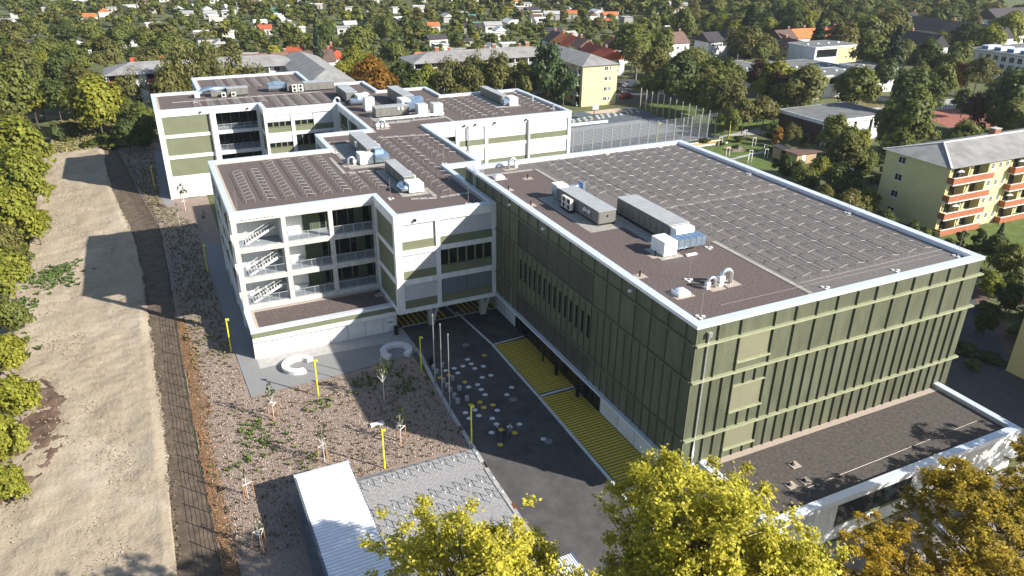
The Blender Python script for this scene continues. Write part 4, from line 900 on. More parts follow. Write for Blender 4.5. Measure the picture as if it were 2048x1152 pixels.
for x, y in ((1.7,1.75),(15.2,1.65),(24.0,1.7),(32.4,1.75),(11.7,13.2),(32.4,15.0),(32.4,31),(5.2,7.9),(20.6,46.3),(29.5,46.4)): lrod(x,y,HR,'thin lightning rod on round feet on the hall roof')
for x, y in ((-10.9,45.0),(-3.0,39.4),(-28.4,47.4),(-12.2,68.2),(-17.0,101.2),(12.2,79.0),(6.8,84.8),(-33.8,107),(-27.6,112.4),(0.4,56.5),(31.8,79),(31.6,98.4),(-3.2,80.2)): lrod(x,y,SR,'thin lightning rod on round feet on the school roof')
for i, (x, y) in enumerate(((5.5,40.6),(1.35,37.4),(1.35,31.5),(5.7,13.7),(1.7,10.4))):
    t = thing('vent_stub', 'small black vent stub on a pale pad on the hall roof', 'vent', (x,y,HR), 'vent stubs on the hall roof')
    MB().sheet([(x-0.6,y-0.5),(x+0.6,y-0.5),(x+0.6,y+0.5),(x-0.6,y+0.5)],HR+0.016).build('slab_pad', PEB, t); MB().cyl(x,y,HR,HR+0.55,0.08,8).build('stub', BLK, t)
# --- school roof
t = unit('large ventilation unit on the middle school roof with white inlet box', -9.1,61.6,-7.1,71.4,SR,2.0,n=4)
pbox(t,'white_inlet_box',WBOX,-10.45,60.3,SR+0.12,-8.6,62.4,SR+1.5); hood(t,'duct_hood',DUCT,-8.5,59.2,SR+0.35,-6.6,61.6,SR+1.5,0.5)
pbox(t,'duct_top',DUCT,-8.2,60.6,SR+1.5,-7.0,62.0,SR+1.9); pbox(t,'control_box',WBOX,-9.5,66.0,SR+1.1,-9.2,66.7,SR+1.8)
for y in (66.4,64.6): condenser(t,-6.65,y,SR+0.3,1.3,'+x',0.5)
MB().sheet([(-12.2,59.0),(-6.0,59.0),(-6.0,72.6),(-12.2,72.6)],SR+0.012).build('slab_pad', SLAB, t)
t = unit('narrower ventilation unit in front on the middle school roof with white box', -8.1,48.2,-6.7,56.4,SR,1.55,n=4)
pbox(t,'white_inlet_box',WBOX,-8.2,45.8,SR+0.15,-6.3,47.9,SR+1.25); MB().tube([(-8.5,48.0,SR+0.75),(-9.0,47.2,SR+0.7),(-8.8,46.4,SR+0.65),(-8.2,46.3,SR+0.65)],0.42,10).build('round_duct', DUCT, t, smooth=True)
for y in (51.5,49.8): condenser(t,-6.3,y,SR+0.25,0.9,'+x',0.45)
MB().sheet([(-9.0,45.0),(-5.8,45.0),(-5.8,57.0),(-9.0,57.0)],SR+0.012).build('slab_pad', SLAB, t)
t = unit('cross set ventilation unit in the middle of the rear plant group', -0.5,87.1,5.5,89.2,SR,1.75,axis='x',n=6)
for x in (3.6,4.3): pbox(t,'control_box',WBOX,x-0.15,87.0,SR+1.1,x+0.15,87.09,SR+1.6)
hood(t,'return_duct',DUCT,5.6,88.0,SR+0.5,8.6,90.6,SR+2.0,0.4); pbox(t,'white_duct',WBOX,5.0,89.3,SR+0.4,6.6,92.4,SR+2.2)
t = unit('tall ventilation unit at the rear of the plant group', 6.3,92.6,8.3,102.6,SR,2.3,n=4)
hood(t,'duct_hood',DUCT,6.4,91.2,SR+0.6,9.6,92.6,SR+2.1,0.3); 
for y in (95.4,94.2): condenser(t,8.9,y,SR+0.3,1.3,'+x',0.5)
for i, (x, y, h) in enumerate(((6.3,84.4,2.25),(8.95,84.0,2.25),(-0.85,92.4,2.45))):
    t = thing('cooling_coil', ['left one of the paired pale louvred coolers on the plant deck','right one of the paired pale louvred coolers on the plant deck','single pale louvred cooler behind the courtyard parapet'][i], 'cooler', (x+0.85,y+0.6,SR), 'pale louvred coolers')
    MB().box(x,y,SR+0.25,x+1.75,y+1.7,SR+h).build('casing', mat('pale_aluminium', (0.50,0.52,0.51), 0.5, var=0.05), t)
    for k in range(9): MB().box(x+0.18,y-0.03,SR+0.55+k*(h-0.9)/9,x+1.57,y,SR+0.55+k*(h-0.9)/9+0.11).build('louvre', MATS['pale_aluminium'], t)
    MB().box(x+0.1,y+0.1,SR,x+1.65,y+1.6,SR+0.25).build('stand', GALV, t)
t = thing('pipe_gantry', 'long silver pipe run on stands in front of the plant group', 'pipe', (4.0,83.6,SR))
for dz in (0.5,0.75): MB().tube([(-1.0,83.6,SR+dz),(10.6,83.4,SR+dz)],0.09,8).build('pipe', GALV, t)
for x in (-0.6,2.2,5.0,7.8,10.2): MB().box(x-0.05,83.4,SR,x+0.05,83.7,SR+0.9).build('stand', GALV, t)
MB().sheet([(-1.4,82.8),(11.0,82.8),(11.0,90.0),(-1.4,90.0)],SR+0.012).build('slab_pad', SLAB, t)
t = unit('ventilation unit beside the rear courtyard corner, metal end tinted like reflected sky', -1.9,101.6,0.2,109.6,SR,1.9,n=3)
pbox(t,'white_inlet_box',WBOX,-0.4,98.9,SR+0.5,1.4,101.6,SR+1.6); hood(t,'duct_hood',DUCT,-1.9,98.0,SR+0.25,0.9,100.0,SR+1.1,0.4)
t = unit('slim ventilation unit on the rear right wing roof with white box', 24.0,88.4,25.3,98.6,SR,1.7,n=5)
hood(t,'duct_hood',DUCT,23.8,87.0,SR+0.2,24.9,88.6,SR+1.3,0.4); pbox(t,'white_inlet_box',WBOX,24.9,86.9,SR+0.1,26.6,89.4,SR+1.55)
MB().sheet([(22.4,86.4),(27.2,86.4),(27.2,99.0),(22.4,99.0)],SR+0.012).build('slab_pad', SLAB, t)
t = unit('long ventilation unit on the rear roof with twin fan condensers', -7.0,115.0,-1.0,117.2,SR,1.7,axis='x',n=4)
hood(t,'duct_hood',DUCT,-13.6,116.6,SR+0.2,-10.2,118.8,SR+1.55,0.5); pbox(t,'duct_top',DUCT,-12.6,117.0,SR+1.55,-11.0,118.4,SR+1.85); pbox(t,'casing',AHUB,-10.2,115.4,SR+0.3,-7.0,117.2,SR+1.6)
for x in (-8.9,-7.7): condenser(t,x,114.9,SR+0.15,1.4,'-y',0.5)
t = unit('left ventilation unit on the rear roof with small condensers', -21.5,115.6,-17.6,117.6,SR,1.55,axis='x',n=3)
MB().tube([(-26.2,117.6,SR+0.6),(-25.6,117.5,SR+1.2),(-24.6,117.4,SR+1.35),(-21.5,117.2,SR+1.3)],0.5,10).build('round_duct', DUCT, t, smooth=True); pbox(t,'casing',AHUB,-24.4,115.9,SR+0.15,-21.5,117.4,SR+0.95); pbox(t,'white_inlet_box',WBOX,-27.3,116.4,SR+0.05,-26.4,117.4,SR+1.0)
for x in (-22.2,-20.4): condenser(t,x,115.2,SR+0.1,0.8,'-y',0.42)
for i, (x, y) in enumerate(((27.0,97.0),(30.4,88.5),(30.6,80.6))):
    t = thing('exhaust_stack', 'short silver exhaust stack near the edge of the rear right roof', 'exhaust', (x,y,SR), 'exhaust stacks'); MB().cyl(x,y,SR,SR+1.1,0.2,12).build('stack', GALV, t); MB().cyl(x,y,SR+1.1,SR+1.22,0.27,12).build('cap', GALV, t)

# ================================================================ YARD FURNITURE
LAMPM = (MB().tube([(0,0,0),(0,0,4.45)],0.075,8).mesh('mast'), MB().tube([(0.02,0,4.28),(0.14,0,4.34),(0.30,0,4.30)],0.08,8,0.11).mesh('lamp_head'), MB().cyl(0.24,0,4.18,4.22,0.09,10).mesh('lens'))
for a, mm_ in zip(LAMPM, (YELM, YELM, mat('lamp_lens', (0.6,0.6,0.55), 0.2))): a.materials.append(mm_)
LAMPS = [(-12.72,30.4,'yellow lamp post at the corner of the gravel paving and yard'),(-12.68,15.65,'yellow lamp post at the yard kerb just above the bike racks'),(-21.5,15.55,'yellow lamp post at the front edge of the bed near the white shelter'),(-24.45,30.24,'yellow lamp post in the bed below the left ring bench'),(-31.76,43.7,'yellow lamp post beside the path left of the terrace block'),(-32.0,68.7,'yellow lamp post beside the shaded path along the front wing'),(-37.25,113.6,'yellow lamp post beside the far wing near the sand plot'),(89.3,99.4,'yellow lamp post by the garden behind the hall'),(72.6,105.0,'yellow lamp post in front of the ball court fence')]
for x, y, lb in LAMPS:
    t = thing('lamp_post', lb, 'lamp post', (x,y,0.05), 'yellow lamp posts')
    for nm, a in zip(('mast','lamp_head','lens'), LAMPM): link(nm, a, t)
FM = MB().tube([(0,0,0),(0,0,9.7)],0.075,8,0.045).mesh('pole'); FM.materials.append(GALV); FT = MB().cyl(0,0,9.7,9.85,0.08,8).mesh('finial'); FT.materials.append(GALV)
for x, y, lb in ((-12.95,25.1,'silver flagpole farthest from the camera by the kerb'),(-12.98,22.85,'middle one of three silver flagpoles by the kerb'),(-13.0,20.6,'silver flagpole nearest the camera by the kerb')):
    t = thing('flagpole', lb, 'flagpole', (x,y,0.06), 'three flagpoles'); link('pole', FM, t); link('finial', FT, t)
SM = MB().cyl(0,0,0,0.46,0.24,16).mesh('stool_body'); SM.materials.append(mat('stool_concrete',(0.36,0.36,0.36),0.8,var=0.15,vscale=4)); SM2 = MB().cyl(0,0,0.46,0.50,0.22,16).mesh('stool_top'); SM2.materials.append(MATS['stool_concrete'])
for x, y in ((-11.3,30.2),(-10.25,30.2),(-11.3,29.15),(-11.28,27.07),(-10.21,27.03),(-11.3,25.96),(-11.3,25.0),(-10.26,24.9),(-11.3,23.77),(-11.32,22.71),(-10.26,22.74)):
    t = thing('concrete_stool', 'grey round concrete stool standing on the yard by the flagpoles', 'stool', (x,y,0.117), 'round stools in the yard'); link('body', SM, t); link('top', SM2, t)
for x, y, lb in ((-11.3,31.15,'black waste bin beside the round stools'),(-12.75,39.7,'black waste bin against the terrace wall by the sign')):
    t = thing('waste_bin', lb, 'bin', (x,y,0.12)); MB().box(x-0.22,y-0.22,0.12,x+0.22,y+0.22,1.12).build('body', BLK, t); MB().box(x-0.26,y-0.26,1.12,x+0.26,y+0.26,1.2).build('lid', BLK, t)
def ring_bench(x, y, a0, a1, lb):
    t = thing('ring_bench', lb, 'bench', (x,y,0.12), 'curved concrete benches'); n = 26; V = []; F = []
    for i in range(n+1):
        a = math.radians(a0+(a1-a0)*i/n); c, s = math.cos(a), math.sin(a)
        for r, z in ((1.15,0.12),(1.15,0.56),(1.18,0.60),(1.87,0.60),(1.9,0.56),(1.9,0.12)): V.append((x+c*r,y+s*r,z))
    for i in range(n):
        for j in range(5): F.append((i*6+j,i*6+j+1,(i+1)*6+j+1,(i+1)*6+j))
    F.append(tuple(range(5,-1,-1))); F.append(tuple(n*6+j for j in range(6)))
    MB().add(V,F).build('seat', CONCL, t)
    for k in range(1,6):
        a = math.radians(a0+(a1-a0)*k/6); c, s = math.cos(a), math.sin(a); MB().beam((x+c*1.14,y+s*1.14,0.36),(x+c*1.915,y+s*1.915,0.36),0.02,0.492).build('joint', CONC, t)
ring_bench(-25.2,37.0,20,285,'sunlit curved concrete bench in front of the terrace wall'); ring_bench(-14.1,35.4,-60,225,'shaded curved concrete bench beside the dark yard')
# bike racks
BR = MB().tube([(0,0,0),(0,0,0.70),(0,-0.10,0.82),(0,-0.85,0.82),(0,-0.95,0.70),(0,-0.95,0)],0.034,6).mesh('hoop'); BR.materials.append(GALV); BR2 = MB().tube([(0,-0.01,0.42),(0,-0.94,0.42)],0.028,5).mesh('cross_bar'); BR2.materials.append(GALV); BR3 = MB().box(-0.10,-1.0,0,0.10,0.05,0.012).mesh('foot_plate'); BR3.materials.append(GALV)
for row, y in enumerate((13.95,10.1,8.05,4.2)):
    for k in range(10):
        t = thing('bike_rack', 'galvanised hoop bike rack in the '+['row along the bed','second row from the bed','third row from the bed','row under the yellow tree'][row], 'bike rack', (-23.7+1.165*k,y,0.105), 'hoop bike racks')
        link('hoop', BR, t); link('cross_bar', BR2, t)
bf = thing('low_railing', 'short bent steel railing where kerb and bike paving meet', 'railing', (-13.2,14.9,0.1)); MB().tube([(-13.2,14.95,0.1),(-13.2,14.95,1.0),(-13.05,13.9,1.0),(-13.05,13.9,0.1)],0.03,6).build('rail', GALV, bf)
# shelter with corrugated roof
sh = thing('bike_shelter', 'long shelter with white corrugated metal roof at the bed edge', 'shelter', (-27.4,5.0,0))
n = 260; V = []; F = []; y1s, y0s = 14.35, -9.0
for i in range(n+1):
    y = y1s+(y0s-y1s)*i/n; z = 2.78+(0.045 if i%4 in (1,2) else -0.03)
    V += [(-29.68,y,z),(-25.05,y,z+0.10),(-29.68,y,z-0.05),(-25.05,y,z+0.05)]
for i in range(n): a = i*4; F += [(a,a+4,a+5,a+1),(a+2,a+3,a+7,a+6)]
F += [(0,1,3,2)]
MB().add(V,F).build('corrugated_roof', CORR, sh)
MB().box(-29.78,14.2,2.62,-24.95,14.48,2.93).build('edge_gutter', CAP, sh); MB().box(-29.80,-9,2.60,-29.62,14.2,2.84).build('eaves_beam', mat('shelter_steel',(0.12,0.14,0.17),0.5), sh); MB().box(-25.10,-9,2.62,-24.98,14.2,2.86).build('eaves_beam', MATS['shelter_steel'], sh)
for k in range(6):
    for x in (-29.55,-25.2): MB().box(x-0.06,13.8-k*4-0.06,0,x+0.06,13.8-k*4+0.06,2.7).build('post', MATS['shelter_steel'], sh)
for k in range(6): MB().box(-29.60,13.6-k*4,0.2,-29.56,9.95-k*4,2.3).build('mesh_panel', MATS['shelter_steel'], sh)
s2 = thing('small_canopy', 'small white corrugated canopy between the yellow trees at bottom edge', 'canopy', (-13.0,-4.2,0)); V = []; F = []
for i in range(33):
    x = -13.95+1.75*i/32; z = 2.5+(0.03 if i%4 in (1,2) else -0.02); V += [(x,-3.1,z),(x,-6.0,z+0.12)]
for i in range(32): a = i*2; F.append((a,a+2,a+3,a+1))
MB().add(V,F).build('corrugated_roof', CORR, s2); MB().box(-12.24,-6.0,2.38,-12.14,-3.05,2.56).build('edge_gutter', DUCT, s2)
for x in (-13.85,-12.3):
    for y in (-3.2,-5.8): MB().box(x-0.04,y-0.04,0.1,x+0.04,y+0.04,2.46).build('post', GALV, s2)
# slab in the bed, white drain pieces
o = MB().box(-20.9,22.2,0.08,-19.5,22.75,0.22).build('stone_slab', CONCL); tag(o,'pale stone slab lying in the bark mulch bed','slab')
# ---- fence along the sand plot
fc = thing('mesh_fence', 'dark steel mesh fence between the sand plot and planting bed', 'fence', (-37.2,40,0))
fp = []; PTS = [Vector(p) for p in FENCE]
for i in range(len(PTS)-1):
    d = PTS[i+1]-PTS[i]; n = max(1, round(d.length/2.5))
    for k in range(n): fp.append(PTS[i]+d*k/n)
wires = MB(); 
for p in fp:
    if p.y > -8: MB().box(p.x-0.03,p.y-0.03,0,p.x+0.03,p.y+0.03,1.85).build('post', FENCED, fc)
for a, b in zip(fp[:-1], fp[1:]):
    if b.y < -8: continue
    for z in (0.2,0.5,0.8,1.1,1.4,1.7): wires.beam((a.x,a.y,z),(b.x,b.y,z),0.022,0.022)
tag(wires.build('mesh_wires', FENCED, fc), kind='stuff')
# ---- people
def person(x, y, rz, lb, jacket, trousers, hairc, lean=0.0, armout=0.0):
    t = thing('person', lb, 'person', (x,y,0.117), 'people talking in the yard', rz)
    J = [(0,0,0.95),(0,0,1.18),(0,0.01,1.40),(0,0.0,1.50),(0,0.01,1.57),
         (0.10,0,0.90),(0.12,0.01,0.50),(0.13,-0.01,0.08),(0.13,0.14,0.03),(-0.10,0,0.90),(-0.13,0.02,0.50),(-0.14,-0.01,0.08),(-0.15,0.14,0.03),
         (0.19,0,1.38),(0.25,0.02-armout*0.2,1.10),(0.20,0.20,0.98),(0.17,0.29,1.0),(-0.19,0,1.38),(-0.26,-0.02,1.10),(-0.22,0.12+armout,0.92),(-0.20,0.20+armout,0.88)]
    Rr = [(0.15,0.11),(0.16,0.115),(0.17,0.11),(0.065,0.065),(0.06,0.06),(0.095,0.095),(0.07,0.075),(0.05,0.055),(0.045,0.035),(0.095,0.095),(0.07,0.075),(0.05,0.055),(0.045,0.035),(0.075,0.075),(0.055,0.055),(0.045,0.045),(0.04,0.03),(0.075,0.075),(0.055,0.055),(0.045,0.045),(0.04,0.03)]
    E = [(0,1),(1,2),(2,3),(3,4),(0,5),(5,6),(6,7),(7,8),(0,9),(9,10),(10,11),(11,12),(2,13),(13,14),(14,15),(15,16),(2,17),(17,18),(18,19),(19,20)]
    bm = bmesh.new(); sk = bm.verts.layers.skin.verify(); vv = []
    for p, r in zip(J, Rr): v = bm.verts.new(p); v[sk].radius = r; vv.append(v)
    vv[0][sk].use_root = True
    for a, b in E: bm.edges.new((vv[a], vv[b]))
    me = bpy.data.meshes.new('body'); bm.to_mesh(me); bm.free(); o = bpy.data.objects.new('body', me); COL.objects.link(o)
    o.modifiers.new('skin','SKIN'); s_ = o.modifiers.new('sub','SUBSURF'); s_.levels = 1; s_.render_levels = 1
    dg = bpy.context.evaluated_depsgraph_get(); me2 = bpy.data.meshes.new_from_object(o.evaluated_get(dg)); bpy.data.objects.remove(o)
    skin = mat('skin', (0.42,0.27,0.20), 0.6); me2.materials.clear()
    for mm_ in (jacket, trousers, skin, BLK): me2.materials.append(mm_)
    for p in me2.polygons:
        c = p.center; p.use_smooth = True
        p.material_index = 3 if c.z < 0.10 else 1 if (c.z < 0.93 and abs(c.x) < 0.21) else 2 if c.z > 1.50 else 0
    o = link('body', me2, t)
    hd = MB(); N = 8; V = []; F = []
    for i in range(N+1):
        for j in range(12):
            th = math.pi*i/N; ph = 2*math.pi*j/12; V.append((0.078*math.sin(th)*math.cos(ph),0.095*math.sin(th)*math.sin(ph)+0.015,1.67+0.118*math.cos(th)))
    for i in range(N):
        for j in range(12): F.append((i*12+j,i*12+(j+1)%12,(i+1)*12+(j+1)%12,(i+1)*12+j))
    h_ = MB().add(V,F).build('head', skin, t, smooth=True, local=True)
    MB().add([(-0.012,0.10,1.67),(0.012,0.10,1.67),(0,0.135,1.645),(0,0.10,1.63)],[(0,1,2),(0,2,3),(1,3,2)]).build('nose', skin, h_, local=True)
    hv = [(x_*1.10,(y_-0.015)*1.08-0.005,(z_-1.67)*1.08+1.675) for x_,y_,z_ in V]
    hf = [f for f in F if sum(hv[k][2] for k in f)/4 > 1.70 or sum(hv[k][1] for k in f)/4 < -0.01]
    MB().add(hv,hf).build('hair', hairc, t, smooth=True, local=True)
DK = mat('dark_cloth',(0.03,0.03,0.035),0.9); GR = mat('grey_cloth',(0.20,0.21,0.23),0.9); NV = mat('navy_cloth',(0.03,0.04,0.07),0.9); HB = mat('brown_hair',(0.05,0.03,0.02),0.7); HG = mat('grey_hair',(0.3,0.29,0.28),0.7)
person(-10.2,15.1,math.radians(-100),'person in dark coat at the left of the group in the yard',DK,NV,HG); person(-9.75,14.35,math.radians(-10),'person in black jacket seen from behind in the yard group',BLK,DK,HB,0,0.05); person(-8.95,14.75,math.radians(80),'person in grey jacket at the right of the yard group',GR,NV,HG,0,0.1)
# ================================================================ BACKGROUND BUILDINGS
WF = mat('white_window_frame', (0.68,0.68,0.66), 0.5)
WINM = {}
def win_mesh(w, h):
    k = (w, h)
    if k not in WINM:
        a = MB(); t = 0.09
        a.box(-w/2,-0.05,-h/2,-w/2+t,0.03,h/2); a.box(w/2-t,-0.05,-h/2,w/2,0.03,h/2); a.box(-w/2+t,-0.05,-h/2,w/2-t,0.03,-h/2+t); a.box(-w/2+t,-0.05,h/2-t,w/2-t,0.03,h/2); a.box(-0.04,-0.04,-h/2+t,0.04,0.03,h/2-t); a.box(-w/2-0.05,-0.14,-h/2-0.07,w/2+0.05,0.0,-h/2)
        fm = a.mesh('window_frame'); fm.materials.append(WF)
        g = MB().box(-w/2+t,-0.015,-h/2+t,w/2-t,0.03,h/2-t).mesh('pane'); g.materials.append(GLASS); WINM[k] = (fm, g)
    return WINM[k]
def window(par, x, y, z, w, h, side, org):
    """side: '-y','+y','-x','+x' wall the window sits in"""
    fm, g = win_mesh(w, h); rz = {'-y':0,'+x':math.pi/2,'+y':math.pi,'-x':-math.pi/2}[side]
    o = link('window', fm, par, (x-org[0], y-org[1], z-org[2]), rz); link('pane', g, o); return o
def hip_roof(mb, x0,y0,x1,y1,ze,zr, ov=0.5, axis='x', gable=False):
    x0 -= ov; x1 += ov; y0 -= ov; y1 += ov
    if axis == 'x':
        d = 0.0 if gable else (y1-y0)/2; ym = (y0+y1)/2; P = [(x0,y0,ze),(x1,y0,ze),(x1,y1,ze),(x0,y1,ze),(x0+d,ym,zr),(x1-d,ym,zr)]; F = [(0,1,5,4),(2,3,4,5),(0,4,3),(1,2,5),(3,2,1,0)]
    else:
        d = 0.0 if gable else (x1-x0)/2; xm = (x0+x1)/2; P = [(x0,y0,ze),(x1,y0,ze),(x1,y1,ze),(x0,y1,ze),(xm,y0+d,zr),(xm,y1-d,zr)]; F = [(0,1,4),(1,2,5,4),(2,3,5),(3,0,4,5),(3,2,1,0)]
    return mb.add(P, F)
def gable_wall(mb, x0,y0,x1,y1,z0,ze,zr,axis):
    mb.box(x0,y0,z0,x1,y1,ze)
    if axis == 'x':
        ym = (y0+y1)/2; mb.add([(x0+0.02,y0+0.1,ze),(x0+0.02,y1-0.1,ze),(x0+0.02,ym,zr-0.25),(x1-0.02,y0+0.1,ze),(x1-0.02,y1-0.1,ze),(x1-0.02,ym,zr-0.25)],[(0,2,1),(3,4,5)])
    else:
        xm = (x0+x1)/2; mb.add([(x0+0.1,y0+0.02,ze),(x1-0.1,y0+0.02,ze),(xm,y0+0.02,zr-0.25),(x0+0.1,y1-0.02,ze),(x1-0.1,y1-0.02,ze),(xm,y1-0.02,zr-0.25)],[(0,1,2),(3,5,4)])
    return mb
def chimney(par, x, y, z0, z1, m_=BRICKR, w=0.5):
    o = MB().box(x-w,y-w*0.7,z0,x+w,y+w*0.7,z1).build('chimney', m_, par); MB().box(x-w-0.06,y-w*0.7-0.06,z1,x+w+0.06,y+w*0.7+0.06,z1+0.1).build('chimney_cap', CONC, o)
# ---- yellow apartment block on the right
ya = thing('apartment_block', 'yellow apartment block with orange balcony fronts and hipped grey roof at right edge', 'building', (79.6,35.9,0)); og = ya.location
yw = MB(); yw.box(79.6,37.3,0,130,48.3,11.5)
for a, b in ((89.35,94.9),(104.6,110.2),(119.8,130)): yw.box(a,35.9,0,b,37.3,11.5)
yw.box(79.6,35.9,0,79.85,37.3,11.5); yw.box(84.5,36.0,0,84.75,37.3,11.5); yw.box(99.7,36.0,0,99.95,37.3,11.5)
yw.build('wall', CREAMD, ya)
rf = hip_roof(MB(),79.6,35.9,130,48.3,11.5,13.6,0.55).build('roof', FIBRE, ya)
MB().beam((79.1,35.4,11.58),(85.3,42.1,13.66),0.3,0.12).build('hip_ridge', CONCL, rf); MB().beam((85.3,42.1,13.66),(124,42.1,13.66),0.35,0.14).build('ridge_cap', CONCL, rf); MB().beam((79.1,48.8,11.58),(85.3,42.1,13.66),0.3,0.12).build('hip_ridge', CONCL, rf)
chimney(rf, 99.0, 42.6, 13.2, 14.6, BRICKR, 0.8)
for f in range(4):
    zb = [1.0,3.95,6.95,9.95][f]
    window(ya, 79.6, 44.9, [1.45,4.46,7.45,10.46][f], 1.5, 1.25, '-x', og)
    for bx in (79.4, 94.8, 110.1):
        b_ = MB().box(bx,34.75,zb-0.98,bx+10.0,34.90,zb+0.05).build('balcony_front', ORANGE, ya); MB().box(bx,34.91,zb-0.98,bx+0.12,35.95,zb+0.05).build('balcony_side', ORANGE, b_); MB().box(bx-0.05,34.68,zb-1.15,bx+10.05,35.98,zb-0.99).build('balcony_slab', W_, b_)
        MB().box(bx+0.0,34.72,zb+0.05,bx+10.0,34.93,zb+0.12).build('balcony_rail', W_, b_)
        for k, cx in enumerate((1.2,3.2,6.2,8.3)):
            MB().box(bx+cx,37.22,zb-0.9,bx+cx+1.3,37.28,zb+1.2).build('balcony_door', GLASS, ya)
    for x in (90.3,92.2,94.0,105.6,107.5,109.2): window(ya, x, 35.9, [1.6,4.6,7.6,10.6][f], 0.75, 1.05, '-y', og)
FLO = mat('balcony_flowers', (0.30,0.05,0.06), 0.9, isl=0.5); rb = random.Random(5)
for f, x in ((2,96.5),(3,97.5),(1,83),(2,82),(1,97),(3,82),(2,86.5),(0,84)):
    zb = [1.0,3.95,6.95,9.95][f]; t = thing('parasol' if f%2 else 'balcony_plants', ('pale folded parasol' if f%2 else 'pot plants')+' on an orange balcony of the yellow block', 'parasol' if f%2 else 'plant', (x,35.7,zb-0.98), 'things on the yellow block balconies')
    if f%2: MB().add([(x-0.9,35.7,zb+0.7),(x,35.1,zb+0.75),(x+0.9,35.7,zb+0.7),(x,36.3,zb+0.75),(x,35.7,zb+1.0)],[(0,1,4),(1,2,4),(2,3,4),(3,0,4)]).build('canopy', W_, t); MB().cyl(x,35.7,zb-0.98,zb+0.9,0.03,6).build('pole', RAIL, t)
    else:
        q = MB()
        for _ in range(60): a = Vector((x+rb.uniform(-1.2,1.2),35.2+rb.uniform(-0.2,0.3),zb+rb.uniform(-0.1,0.5))); q.add([a,a+Vector((0.18,0.05,0.05)),a+Vector((0.1,-0.05,0.18))],[(0,1,2)])
        q.build('foliage', FLO if f==2 else LEAF['d'], t); MB().box(x-1.2,35.1,zb-0.35,x+1.2,35.45,zb-0.05).build('planter', BRICKR, t)
# second yellow block whose corner enters at the right edge
yb = thing('apartment_block', 'corner of a second yellow block at the lower right edge', 'building', (48.9,-14,0))
MB().box(48.9,-16,0,72,2.6,12).build('wall', CREAMD, yb); hip_roof(MB(),48.9,-16,72,2.6,12,14.5).build('roof', FIBRE, yb)
MB().box(50,2.62,7.6,58,3.9,7.8).build('balcony_slab', W_, yb); MB().box(50,3.75,7.8,58,3.9,8.8).build('balcony_front', ORANGE, yb); window(yb, 48.9, -1.5, 2.2, 1.4, 1.3, '-x', yb.location); window(yb, 48.9, -1.5, 5.2, 1.4, 1.3, '-x', yb.location); MB().box(48.8,0.2,3.6,48.89,0.7,4.5).build('meter_box', WBOX, yb)
# ---- cream block in the middle distance: east wing and long north wing
ma = thing('apartment_block', 'cream L shaped apartment block with grey hipped roof behind the rear wing', 'building', (75,145.4,0)); og = ma.location
MB().box(75,145.4,0,86.4,181,11.2).build('wall', CREAM, ma); MB().box(33,167.4,0,75,178.5,11.2).build('wall', CREAM, ma)
rf = hip_roof(MB(),75,145.4,86.4,181,11.2,13.5,0.6,'y').build('roof', FIBREY, ma); hip_roof(MB(),33,166,78,178.5,11.25,13.4,0.6,'x').build('roof', FIBRE, ma)
for x in (42,60,71): chimney(ma, x, 172.5, 12.9, 14.4, BRICKR, 0.6)
for f in range(4):
    z = [1.75,4.5,7.35,10.2][f]
    window(ma, 82.65, 145.4, z, 1.1, 1.15, '-y', og); window(ma, 84.0, 145.4, z, 0.7, 1.15, '-y', og)
    for y in (150.9,156.5,164,170): window(ma, 75, y, z, 1.5, 1.3, '-x', og)
    b_ = MB().box(73.9,146.2,z-1.35,74.0,149.2,z-0.45).build('balcony_front', BALCB, ma); MB().box(73.9,146.2,z-1.5,75.0,149.2,z-1.36).build('balcony_slab', W_, b_); MB().box(74.95,146.6,z-1.3,74.99,148.8,z+0.7).build('balcony_door', GLASS, b_)
    for k in range(9):
        x0 = 33+k*4.42
        if k%2 == 0: 
            b_ = MB().box(x0+0.3,166.0,z-1.35,x0+4.2,166.1,z-0.4).build('balcony_front', BALCB, ma); MB().box(x0+0.3,166.0,z-1.5,x0+4.2,167.4,z-1.36).build('balcony_slab', W_, b_); MB().box(x0+0.6,167.34,z-1.3,x0+3.9,167.39,z+0.8).build('balcony_door', GLASS, b_)
        else: window(ma, x0+1.4, 167.4, z, 1.3, 1.2, '-y', og); window(ma, x0+3.2, 167.4, z, 1.1, 1.2, '-y', og)
for k in range(10): MB().box(32.9+k*4.42,165.95,0,33.15+k*4.42,167.38,11.2).build('pillar', W_, ma)
# ---- grey roofed block behind the school on the left, orange balconies
la = thing('apartment_block', 'grey roofed L shaped block with rusty orange balconies behind the trees at left', 'building', (-44,177,0)); og = la.location
MB().box(-44,178.4,0,0,189,11.2).build('wall', W_, la); MB().box(0,147,0,11,190,11.2).build('wall', W_, la)
hip_roof(MB(),-44,177,4,189,11.25,13.4,0.6,'x').build('roof', FIBRE, la); hip_roof(MB(),0,147,11,190,11.2,13.6,0.6,'y').build('roof', FIBREY, la)
for f in range(4):
    z = [1.75,4.5,7.35,10.2][f]
    for k in range(10):
        x0 = -44+k*4.4
        if k in (0,2,4,6): 
            b_ = MB().box(x0+0.3,177.0,z-1.35,x0+4.3,177.12,z-0.35).build('balcony_front', ORANGE, la); MB().box(x0+0.3,177.0,z-1.5,x0+4.3,178.38,z-1.36).build('balcony_slab', W_, b_); MB().box(x0+0.6,178.34,z-1.3,x0+4.0,178.39,z+0.8).build('balcony_door', GLASS, b_)
        else: window(la, x0+2.2, 178.4, z, 1.6, 1.3, '-y', og)
    for x in (3,8): window(la, x, 147, z, 1.3, 1.2, '-y', og)
    for y in (152,158,164,170): window(la, 0, y, z, 1.3, 1.2, '-x', og)
for k in range(11): MB().box(-44.1+k*4.4,176.95,0,-43.85+k*4.4,178.38,11.2).build('pillar', W_, la)
